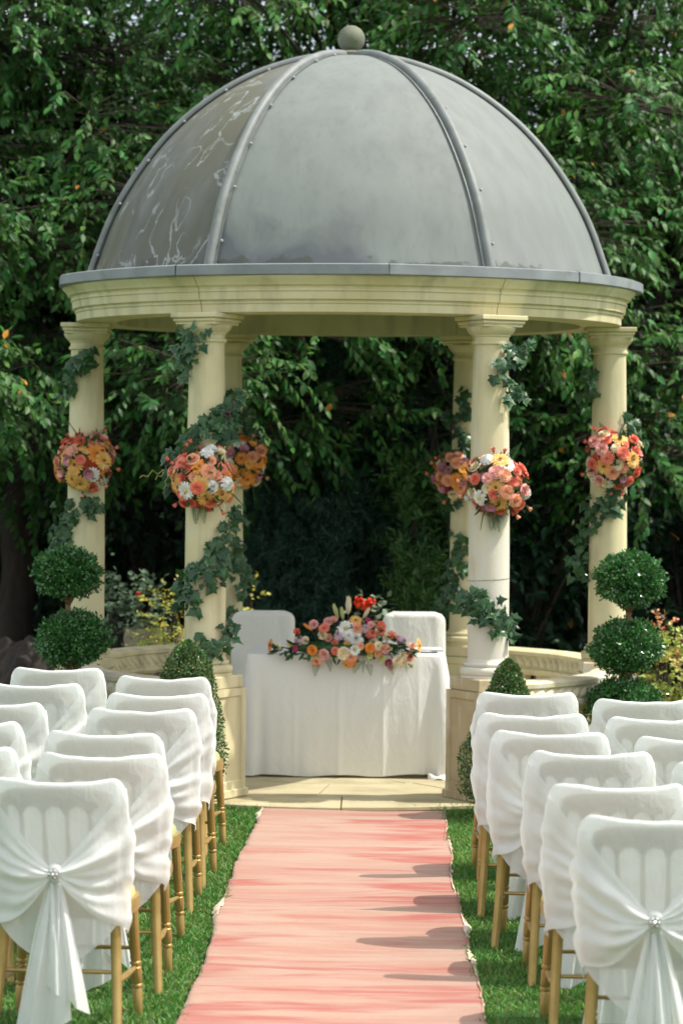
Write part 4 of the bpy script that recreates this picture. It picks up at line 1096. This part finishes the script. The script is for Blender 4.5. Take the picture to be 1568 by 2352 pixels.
def fm_liz():
    b = MB(); petals(b, 5, .004, .026, .030, 0, .018, .026, 0, jit=.1, wt=.42); petals(b, 5, .003, .019, .024, .002, .019, .028, .6, jit=.1, wt=.42); b.ball((0, 0, .012), .007, 6, 4, m=1); return b
def fm_bud():
    b = MB(); petals(b, 5, .004, .013, .016, 0, .016, .022, 0, jit=.1, wt=.4); petals(b, 4, .002, .009, .012, .004, .02, .025, .5, wt=.35); b.lathe([(.003, -.01), (.007, .0), (.006, .006)], 7, m=1, cap=False); return b
def fm_lily():
    b = MB(); b.lathe([(.004, 0), (.012, .02), (.016, .05), (.012, .08), (.002, .10)], 6); 
    petals(b, 3, .003, .014, .014, .0, .05, .095, .3, wt=.15); return b
KIN = {'rose': (fm_rose, eye_dk), 'gerbera': (fm_gerbera, eye_dk), 'daisy': (fm_daisy, eye_y), 'chrysanthemum': (fm_mum, eye_y), 'lisianthus': (fm_liz, eye_y), 'bud': (fm_bud, vine_m), 'lily_bud': (fm_lily, eye_y)}
FC = {}
def flower_mesh(kind, colr, var=0):
    key = (kind, colr, var)
    if key not in FC:
        f, e = KIN[kind]; FC[key] = f().mesh(kind, [PET[colr], e], True, 60)
    return FC[key]
def put(kind, colr, parent, p, d, s=1.0):
    o = link(kind, flower_mesh(kind, colr, random.randrange(2)), parent, p)
    o.rotation_mode = 'QUATERNION'
    q = Vector(d).to_track_quat('Z', 'Y'); o.rotation_quaternion = q @ Matrix.Rotation(random.uniform(0, 6.28), 4, 'Z').to_quaternion()
    o.scale = (s, s, s); return o
def fern_mesh():
    b = MB(); n = 13
    b.tube([(0, 0, 0), (0, .004, .07), (0, -.012, .15)], [.0018, .0014, .0006], 5)
    for i in range(n):
        t = (i + 1) / n; z = .018 + .128 * t; y = .004 - .016 * t * t; L = .052 * (1 - t) ** .8 + .006
        for sg in (-1, 1):
            k = b.add([(0, y, z), (sg * L * .5, y - .002, z + .003 + L * .18), (sg * L, y - .006, z + L * .35), (sg * L * .5, y - .004, z - .003 + L * .18)]); b.face(k, k + 1, k + 2, k + 3)
    return b.mesh('fern_frond', leaf_ivy, False)
def sprig_mesh():
    b = MB(); V, F = leaves(np.array([[0, 0, 0.]]), np.array([[0, 0, 1.]]), np.array([[0, -1., 0]]), np.array([.055]), np.array([.024])); b.v = [tuple(v) for v in V]; b.f = [tuple(int(x) for x in f_) for f_ in F]; b.m = [0] * len(b.f)
    return b.mesh('leaf', leaf_ivy, True, None)
FERN, SPRIG = fern_mesh(), sprig_mesh()
def green(me, name, parent, p, d, s=1.0):
    o = link(name, me, parent, p); o.rotation_mode = 'QUATERNION'
    o.rotation_quaternion = Vector(d).to_track_quat('Z', 'Y') @ Matrix.Rotation(random.uniform(-.8, .8), 4, 'Z').to_quaternion(); o.scale = (s, s, s); return o
def tri(i, j): return (i, j)
def flower_ball(label, c, r, pal, seed, yaw=0.0, nmax=74, grp='flower balls on the columns'):
    random.seed(seed)
    t = thing('flower_ball', label, 'flowers', c, 0, grp)
    b = MB(); b.ball((0, 0, 0), r * .76, 18, 12); b.build('foam_core', leaf_ivy, t, sharp=None)
    n = nmax
    for i in range(n):
        z = 1 - 2 * (i + .5) / n; a = i * 2.39996 + seed; q = math.sqrt(1 - z * z)
        d = Vector((q * math.cos(a), q * math.sin(a), z)); d = (d + Vector((random.gauss(0, .07), random.gauss(0, .07), random.gauss(0, .07)))).normalized()
        if d.y > .5: continue
        kind, colr, s = random.choice(pal); s *= random.uniform(1.0, 1.4)
        put(kind, colr, t, d * (r * random.uniform(.76, 1.10)), d + Vector((0, -.15, .1)), s)
    for i in range(46):     # leaves between the heads
        d = Vector((random.gauss(0, 1), -abs(random.gauss(0, .8)), random.gauss(0, 1))).normalized()
        green(SPRIG, 'leaf', t, d * r * random.uniform(.78, 1.0), d + Vector((random.gauss(0, .6), random.gauss(0, .4), random.gauss(0, .6))), random.uniform(.8, 1.4))
    for i in range(6):      # buds on stalks at the rim
        a = random.uniform(0, 6.28); d = Vector((math.cos(a), -.15, math.sin(a))).normalized(); L = r * random.uniform(1.12, 1.42)
        bd = put('bud', random.choice(['coral', 'coral', 'peach']), t, d * L, d, 1.0)
        s = MB(); s.tube([d * r * .7, d * L], .0022, 5); s.build('stalk', vine_m, t)
    for i in range(5):
        a = random.choice([-1.9, -1.2, -1.6, 1.2, -.5, 2.0]) + random.uniform(-.2, .2)
        d = Vector((math.cos(a), -.25, math.sin(a))).normalized(); green(FERN, 'fern_frond', t, d * r * .82, d + Vector((0, .1, -.35)), random.uniform(.8, 1.05))
    return t
P_OR = [('gerbera', 'orange', 1.0), ('gerbera', 'amber', 1.0), ('rose', 'peach', 1.05), ('rose', 'coral', 1.0), ('daisy', 'white', .95), ('lisianthus', 'mauve', 1.0), ('lisianthus', 'pink', 1.1), ('gerbera', 'red', .75), ('rose', 'peach', 1.0), ('lisianthus', 'cream', .9)]
P_CO = [('rose', 'peach', 1.15), ('gerbera', 'amber', 1.0), ('rose', 'coral', 1.1), ('gerbera', 'orange', .9), ('rose', 'coral', 1.1), ('rose', 'peach', 1.1), ('rose', 'coral', 1.0), ('gerbera', 'amber', 1.0), ('chrysanthemum', 'white', 1.0), ('daisy', 'white', .95), ('lisianthus', 'pink', 1.1), ('rose', 'peach', .9), ('gerbera', 'coral', .7), ('lisianthus', 'cream', 1.0), ('chrysanthemum', 'white', .9)]
P_PK = [('rose', 'peach', 1.1), ('rose', 'coral', 1.1), ('gerbera', 'amber', .9), ('rose', 'coral', 1.0), ('rose', 'pink', 1.0), ('gerbera', 'coral', .75), ('rose', 'pink', 1.1), ('rose', 'peach', 1.0), ('gerbera', 'amber', .95), ('daisy', 'white', .9), ('rose', 'cream', 1.0), ('lisianthus', 'mauve', .95), ('rose', 'coral', .9), ('chrysanthemum', 'white', .9)]
P_RR = [('rose', 'orange', 1.0), ('gerbera', 'orange', .95), ('rose', 'cream', 1.0), ('lisianthus', 'mauve', 1.0), ('rose', 'peach', 1.0), ('gerbera', 'red', .8), ('lisianthus', 'amber', 1.0), ('daisy', 'white', .9)]
def colpos(k): return GX + RC * math.cos(COLA[k]), GY + RC * math.sin(COLA[k])
def ballpos(zf, u, v, k, dy):
    x, y = colpos(k); return at(*zf(u, v), y + dy)
flower_ball('ball of coral roses, amber gerberas and white chrysanthemums on the front left column', ballpos(z4, 1140, 1105, 0, -.13), .165, P_CO, 3)
flower_ball('ball of orange gerberas, white daisies and mauve flowers on the outer left column', ballpos(z4, 420, 1000, 5, -.13), .163, P_OR, 8)
flower_ball('ball of orange and cream flowers on the rear left column, half hidden', ballpos(z4, 1385, 1010, 4, -.12), .15, P_RR, 5, nmax=66)
flower_ball('ball of coral, pink and white flowers on the front right column', ballpos(z5, 482, 1140, 1, -.13), .158, P_PK, 14)
flower_ball('ball of coral and pink roses with cream gerberas on the outer right column', ballpos(z5, 1192, 985, 2, -.13), .155, P_PK, 21)
flower_ball('ball of orange flowers behind ivy on the rear right column', ballpos(z5, 235, 1075, 3, -.12), .14, P_RR, 17, nmax=74)

# arrangement on the signing table: (u, v in a zoom of the photograph), kind, colour, size
ARR = [(135, 470, 'gerbera', 'orange', .9), (205, 490, 'rose', 'cream', .8), (320, 470, 'lisianthus', 'cream', 1.0), (370, 500, 'lisianthus', 'magenta', .8), (385, 430, 'chrysanthemum', 'lilac', .8), (445, 430, 'rose', 'cream', .9), (385, 360, 'bud', 'coral', 1.6),
 (520, 290, 'rose', 'pink', 1.0), (500, 335, 'lily_bud', 'orange', .7), (610, 318, 'gerbera', 'coral', .75), (650, 265, 'rose', 'pink', 1.0), (700, 255, 'lisianthus', 'pink', 1.0), (735, 225, 'lily_bud', 'lime', 1.0), (825, 190, 'lily_bud', 'cream', 1.2), (780, 245, 'lily_bud', 'lime', .9), (960, 225, 'lily_bud', 'cream', .8),
 (890, 250, 'gerbera', 'amber', .8), (805, 325, 'daisy', 'white', 1.15), (905, 322, 'rose', 'peach', 1.15), (740, 380, 'chrysanthemum', 'lilac', .9), (890, 415, 'chrysanthemum', 'white', 1.25), (830, 385, 'chrysanthemum', 'white', 1.0), (975, 325, 'chrysanthemum', 'lilac', .7), (1000, 265, 'lisianthus', 'magenta', .8), (1030, 300, 'rose', 'pink', .9),
 (1030, 370, 'chrysanthemum', 'coral', .95), (1110, 310, 'lisianthus', 'coral', 1.1), (1115, 350, 'rose', 'coral', .9), (1155, 390, 'rose', 'cream', .9), (1215, 385, 'gerbera', 'coral', .7), (1300, 435, 'chrysanthemum', 'lilac', .9), (1255, 420, 'lisianthus', 'pink', .9), (1450, 475, 'gerbera', 'amber', .95), (1385, 480, 'rose', 'peach', .8), (1375, 570, 'gerbera', 'coral', .7),
 (1310, 620, 'rose', 'cream', .9), (1250, 605, 'rose', 'cream', 1.0), (1300, 555, 'lisianthus', 'cream', .9), (1170, 615, 'lisianthus', 'magenta', 1.0), (1190, 660, 'bud', 'pink', 1.2), (1115, 580, 'lisianthus', 'lime', .9), (1140, 500, 'lisianthus', 'pink', 1.2), (1090, 480, 'rose', 'cream', 1.0), (1015, 495, 'rose', 'orange', 1.05), (1050, 440, 'rose', 'cream', .95), (1080, 540, 'lisianthus', 'peach', 1.0), (1010, 560, 'lisianthus', 'lime', .8),
 (840, 605, 'gerbera', 'orange', 1.0), (850, 580, 'rose', 'peach', 1.1), (785, 540, 'rose', 'cream', 1.35), (880, 510, 'lisianthus', 'white', 1.2), (820, 465, 'rose', 'amber', .9), (930, 480, 'rose', 'peach', .8), (705, 460, 'rose', 'coral', .85), (712, 520, 'rose', 'coral', .85), (605, 390, 'lisianthus', 'cream', 1.1), (655, 410, 'lisianthus', 'pink', 1.0), (510, 515, 'rose', 'orange', 1.1), (610, 550, 'rose', 'pink', 1.15), (545, 610, 'rose', 'peach', 1.0), (540, 570, 'lisianthus', 'lime', .9), (1375, 645, 'bud', 'lime', 1.1), (1195, 500, 'bud', 'lime', .9)]
random.seed(31)
arr = thing('table_flower_arrangement', 'long low arrangement of coral, white and cream flowers on the signing table', 'flowers', (GX, 17.56, .79))
ao = Vector((GX, 17.56, .79))
b = MB(); b.ball((0, .02, .035), .10, 16, 8, .45); b.v = [(x * 3.6, y, z) for x, y, z in b.v]; b.build('foam_base', leaf_ivy, arr, sharp=None)
for u, v, kind, colr, s in ARR:
    yy = 17.60 if v < 300 else (17.52 if v < 480 else 17.455)
    yy += .05 * (abs(u - 800) / 700)
    p = at((600 + u / 3.824) * .98, (1390 + v / 3.824) * .98, yy) - ao
    d = Vector(((u - 800) / 750, -.9, (430 - v) / 330 + .25)) if kind != 'lily_bud' else Vector(((u - 820) / 250, -.3, 1.0))
    if u in (135, 1450): d = Vector(((u - 800) / 500, -.5, .2))
    put(kind, colr, arr, p, d, s * 1.0)
    s_ = MB(); s_.tube([p, (p.x * .75, .02, .03)], .002, 5); s_.build('stalk', vine_m, arr)
for i in range(150):
    u = random.uniform(170, 1440); mid_ = 1 - ((u - 800) / 660) ** 2; v = 520 - 230 * max(0, mid_) * random.uniform(0, 1) + 90 * random.random() * mid_
    p = at((600 + u / 3.824) * .98, (1390 + v / 3.824) * .98, 17.53 if v < 480 else 17.49) - ao
    green(SPRIG, 'leaf', arr, p, Vector(((u - 800) / 500 + random.gauss(0, .6), -.5, (430 - v) / 250 + random.gauss(0, .5))), random.uniform(.7, 1.25))
for u, v, dx in ((545, 640, -.2), (640, 600, .3), (960, 610, -.1), (1000, 640, .3), (930, 600, -.4), (430, 560, -.5), (690, 590, .2), (755, 600, -.3), (480, 560, -.1), (1180, 640, .5), (1340, 640, .2), (180, 560, -1.5)):
    p = at((600 + u / 3.824) * .98, (1390 + (v - 30) / 3.824) * .98, 17.47) - ao
    green(FERN if v > 590 and u not in (690, 755) else SPRIG, 'fern_frond' if v > 590 and u not in (690, 755) else 'leaf', arr, p, Vector((dx, -.35, -1)), random.uniform(.5, .75) if v > 590 and u not in (690, 755) else 1.2)

# ------------------------------------------------------------------ ivy garlands
OUTL = [(0, 0), (.16, -.10), (.44, -.12), (.36, .10), (.56, .30), (.30, .42), (.20, .62), (0, 1.0)]
def ivy_mesh(m, edge=None, sd=0):
    rr = random.Random(sd); b = MB()
    pts = [(x * rr.uniform(.85, 1.15), y * rr.uniform(.92, 1.08)) for x, y in OUTL[:-1]] + [(0, 1.0)]
    full = pts + [(-x * rr.uniform(.85, 1.15), y) for x, y in pts[-2:0:-1]]
    def z(x, y): return -.22 * abs(x) - .16 * y * y + .10 * math.sin(y * 4 + sd)
    c_ = b.add([(0, .32, .04)]); n = len(full)
    if edge:
        i1 = b.add([(x * .87, .32 + (y - .32) * .87, z(x * .87, y)) for x, y in full]); i2 = b.add([(x, y, z(x, y)) for x, y in full])
        for k in range(n):
            w = (k + 1) % n; b.face(c_, i1 + k, i1 + w); b.face(i1 + k, i2 + k, i2 + w, i1 + w, m=1)
    else:
        i2 = b.add([(x, y, z(x, y)) for x, y in full])
        for k in range(n): b.face(c_, i2 + k, i2 + (k + 1) % n)
    return b.mesh('ivy_leaf', [m, edge] if edge else m, True, 35)
IVY = [ivy_mesh(leaf_ivy, None, 1), ivy_mesh(leaf_ivy, None, 2), ivy_mesh(leaf_ivy2, None, 3), ivy_mesh(leaf_ivy, ivy_edge, 4), ivy_mesh(leaf_ivy2, ivy_edge, 5)]
berry_m = mat('ivy_berry', (.05, .012, .03), rough=.4)
def garland(k, label, zf, pts, var, seed, per=6, sz=.063, jit=25, bers=()):
    random.seed(seed); cx, cy = colpos(k)
    t = thing('ivy_garland', label, 'ivy', (cx, cy, .74), 0, 'ivy garlands on the columns'); o = Vector((cx, cy, .74))
    chain = []
    for it in pts:
        u, v = it[0], it[1]; n = int((it[2] if len(it) > 2 else per) * 1.4 + .5)
        q = at(*zf(u, v), cy); dx = q.x - cx
        for i in range(n):
            p = at(*zf(u + random.gauss(0, jit), v + random.gauss(0, jit)), cy); ex = p.x - cx
            surf = math.sqrt(max(.0, .125 ** 2 - ex * ex)) if abs(ex) < .125 else 0
            y = -surf - random.uniform(.008, .055) + (.0 if abs(ex) < .125 else random.uniform(-.04, .06))
            me = random.choices(IVY, var)[0]
            l = link('ivy_leaf', me, t, Vector((p.x, cy + y, p.z)) - o)
            nrm_ = Vector((ex * 3 + random.gauss(0, .45), -1, .45 + random.gauss(0, .4))).normalized()
            down = Vector((random.gauss(0, .8) + ex * 2, random.gauss(0, .3), -.7 + random.gauss(0, .5)))
            yv = (down - nrm_ * down.dot(nrm_)).normalized(); xv = yv.cross(nrm_)
            l.rotation_mode = 'QUATERNION'; l.rotation_quaternion = Matrix((xv, yv, nrm_)).transposed().to_quaternion()
            s = sz * random.uniform(.65, 1.25); l.scale = (s, s, s)
        surf = math.sqrt(max(.0, .118 ** 2 - dx * dx)) if abs(dx) < .118 else 0
        chain.append(Vector((q.x, cy - surf - .008, q.z)) - o)
    runs = []; cur = [chain[0]]
    for a, c_ in zip(chain, chain[1:]):
        if (c_ - a).length > .22: runs.append(cur); cur = [c_]
        else: cur.append(c_)
    runs.append(cur); b = MB()
    for r_ in runs:
        if len(r_) > 1: b.tube(r_, .0035, 6)
        else: b.tube([r_[0] + Vector((0, 0, -.03)), r_[0] + Vector((.01, -.005, .03))], .0035, 6)
    b.build('vine', vine_m, t, sharp=None)
    for zz in (2.42, 1.30):          # turns of binding wire round the shaft
        w = MB(); rw = .1015 if zz > 2 else .1195
        w.tube([(rw * math.cos(2 * math.pi * i / 28), rw * math.sin(2 * math.pi * i / 28), zz - .74 + .008 * math.cos(2 * math.pi * i / 28)) for i in range(29)], .0016, 4, cap=False)
        w.build('binding_wire', vine_m, t)
    for u, v in bers:
        c_ = at(*zf(u, v), cy - .15) - o; w = MB()
        for i in range(9): w.ball(c_ + Vector((random.gauss(0, .010), random.gauss(0, .008), random.gauss(0, .012))), .0085, 7, 5)
        w.build('berry_cluster', berry_m, t)
    return t, o, cy
V_DK = [5, 5, 2, 1, 1]; V_GR = [3, 3, 5, 2, 2]; V_VA = [2, 2, 2, 5, 4]
g0, o0, cy0 = garland(0, 'ivy garland wound round the front left column', z4, [(1045, 215), (1090, 235), (1000, 330), (1075, 330), (1035, 400, 3), (1035, 480, 2), (1340, 600), (1290, 650, 8), (1250, 705, 8), (1190, 745, 8), (1130, 800, 7), (1070, 835), (1030, 880), (1010, 950, 6), (1230, 780), (1300, 740), (1310, 830, 5), (945, 980), (955, 1060, 5), (930, 1120, 3),
    (1310, 1310, 4), (1290, 1400, 5), (1260, 1470), (1270, 1540), (1200, 1550), (1170, 1620), (1090, 1640, 7), (1030, 1690), (1180, 1690), (1000, 1790, 7), (980, 1860, 5), (1070, 1810, 5), (1080, 1880, 4), (1260, 1640), (1250, 1720, 3), (1310, 2000, 4), (1280, 2070, 4), (1230, 2120, 4), (1160, 2110), (1170, 2170, 4)], V_GR, 4, bers=((1290, 705), (925, 1015), (1075, 1850)))
for (pts) in ([(900, 1045), (860, 1075), (830, 1050), (800, 1090), (770, 1082), (752, 1095)], [(900, 1060), (880, 1090), (860, 1082), (848, 1110)], [(925, 1090), (905, 1120), (915, 1140), (895, 1165)]):
    b = MB(); b.tube([at(*z4(u, v), cy0 - .1) - o0 for u, v in pts], .0028, 5); b.build('tendril', mat('tendril_green', (.30, .30, .08), rough=.6), g0)
garland(5, 'ivy garland wound round the outer left column', z4, [(445, 335, 6), (400, 375, 6), (350, 400, 6), (340, 460, 4), (330, 520, 5), (310, 570, 4), (470, 390, 4), (440, 1255, 7), (480, 1270, 5), (320, 1265, 6), (305, 1330, 6), (350, 1340, 4), (270, 1390, 7), (250, 1450, 7), (300, 1430, 4), (250, 1500, 4)], V_DK, 7)
garland(4, 'ivy garland wound round the rear left column', z4, [(1310, 590), (1350, 650), (1380, 720), (1400, 790, 6), (1460, 820, 3), (1340, 760), (1330, 850, 5), (1490, 840, 2), (1345, 1380, 4), (1345, 1500, 5), (1350, 1580), (1380, 1640, 6), (1400, 1700, 6), (1385, 1770, 5), (1310, 1590, 4), (1300, 1920, 4), (1310, 2010, 4)], V_VA, 12)
garland(1, 'ivy garland wound round the front right column', z5, [(560, 310), (620, 320, 6), (680, 310, 3), (520, 370, 5), (590, 370, 5), (480, 420, 5), (475, 480, 3), (540, 500, 3), (570, 545, 6), (610, 575, 4), (540, 620, 3), (340, 1790, 6), (300, 1835, 7), (370, 1840), (320, 1900, 5), (430, 1890, 7), (490, 1930, 7), (560, 1945, 5), (500, 2000, 5), (520, 2060, 3), (400, 1930, 4), (360, 1950, 4)], V_GR, 9, bers=((470, 1945),))
garland(3, 'ivy garland wound round the rear right column', z5, [(280, 580, 5), (300, 650, 5), (240, 720, 7), (190, 780, 6), (270, 850, 8), (310, 900, 8), (250, 950, 7), (210, 1000, 6), (270, 1040, 7), (300, 1100, 5), (230, 1120, 4), (240, 1220, 3), (280, 1460, 4), (250, 1520, 7), (230, 1590, 7), (260, 1650, 6), (200, 1680, 6), (180, 1740, 6), (230, 1790, 5), (150, 1830, 6), (140, 1900, 4), (195, 1870, 4)], V_GR, 19, bers=((205, 790), (295, 1800)))
garland(2, 'ivy garland wound round the outer right column', z5, [(1030, 470, 5), (1040, 540, 4), (1030, 600, 3), (1290, 720, 3), (1310, 780, 6), (1350, 840, 5), (1180, 1180, 6), (1210, 1230, 5), (1160, 1280, 5), (1070, 1260, 6), (1040, 1320, 6), (1060, 1390, 3), (1005, 1430, 5), (975, 1510, 5), (985, 1590, 6), (960, 1620, 3), (1000, 1690, 3)], V_DK, 23)
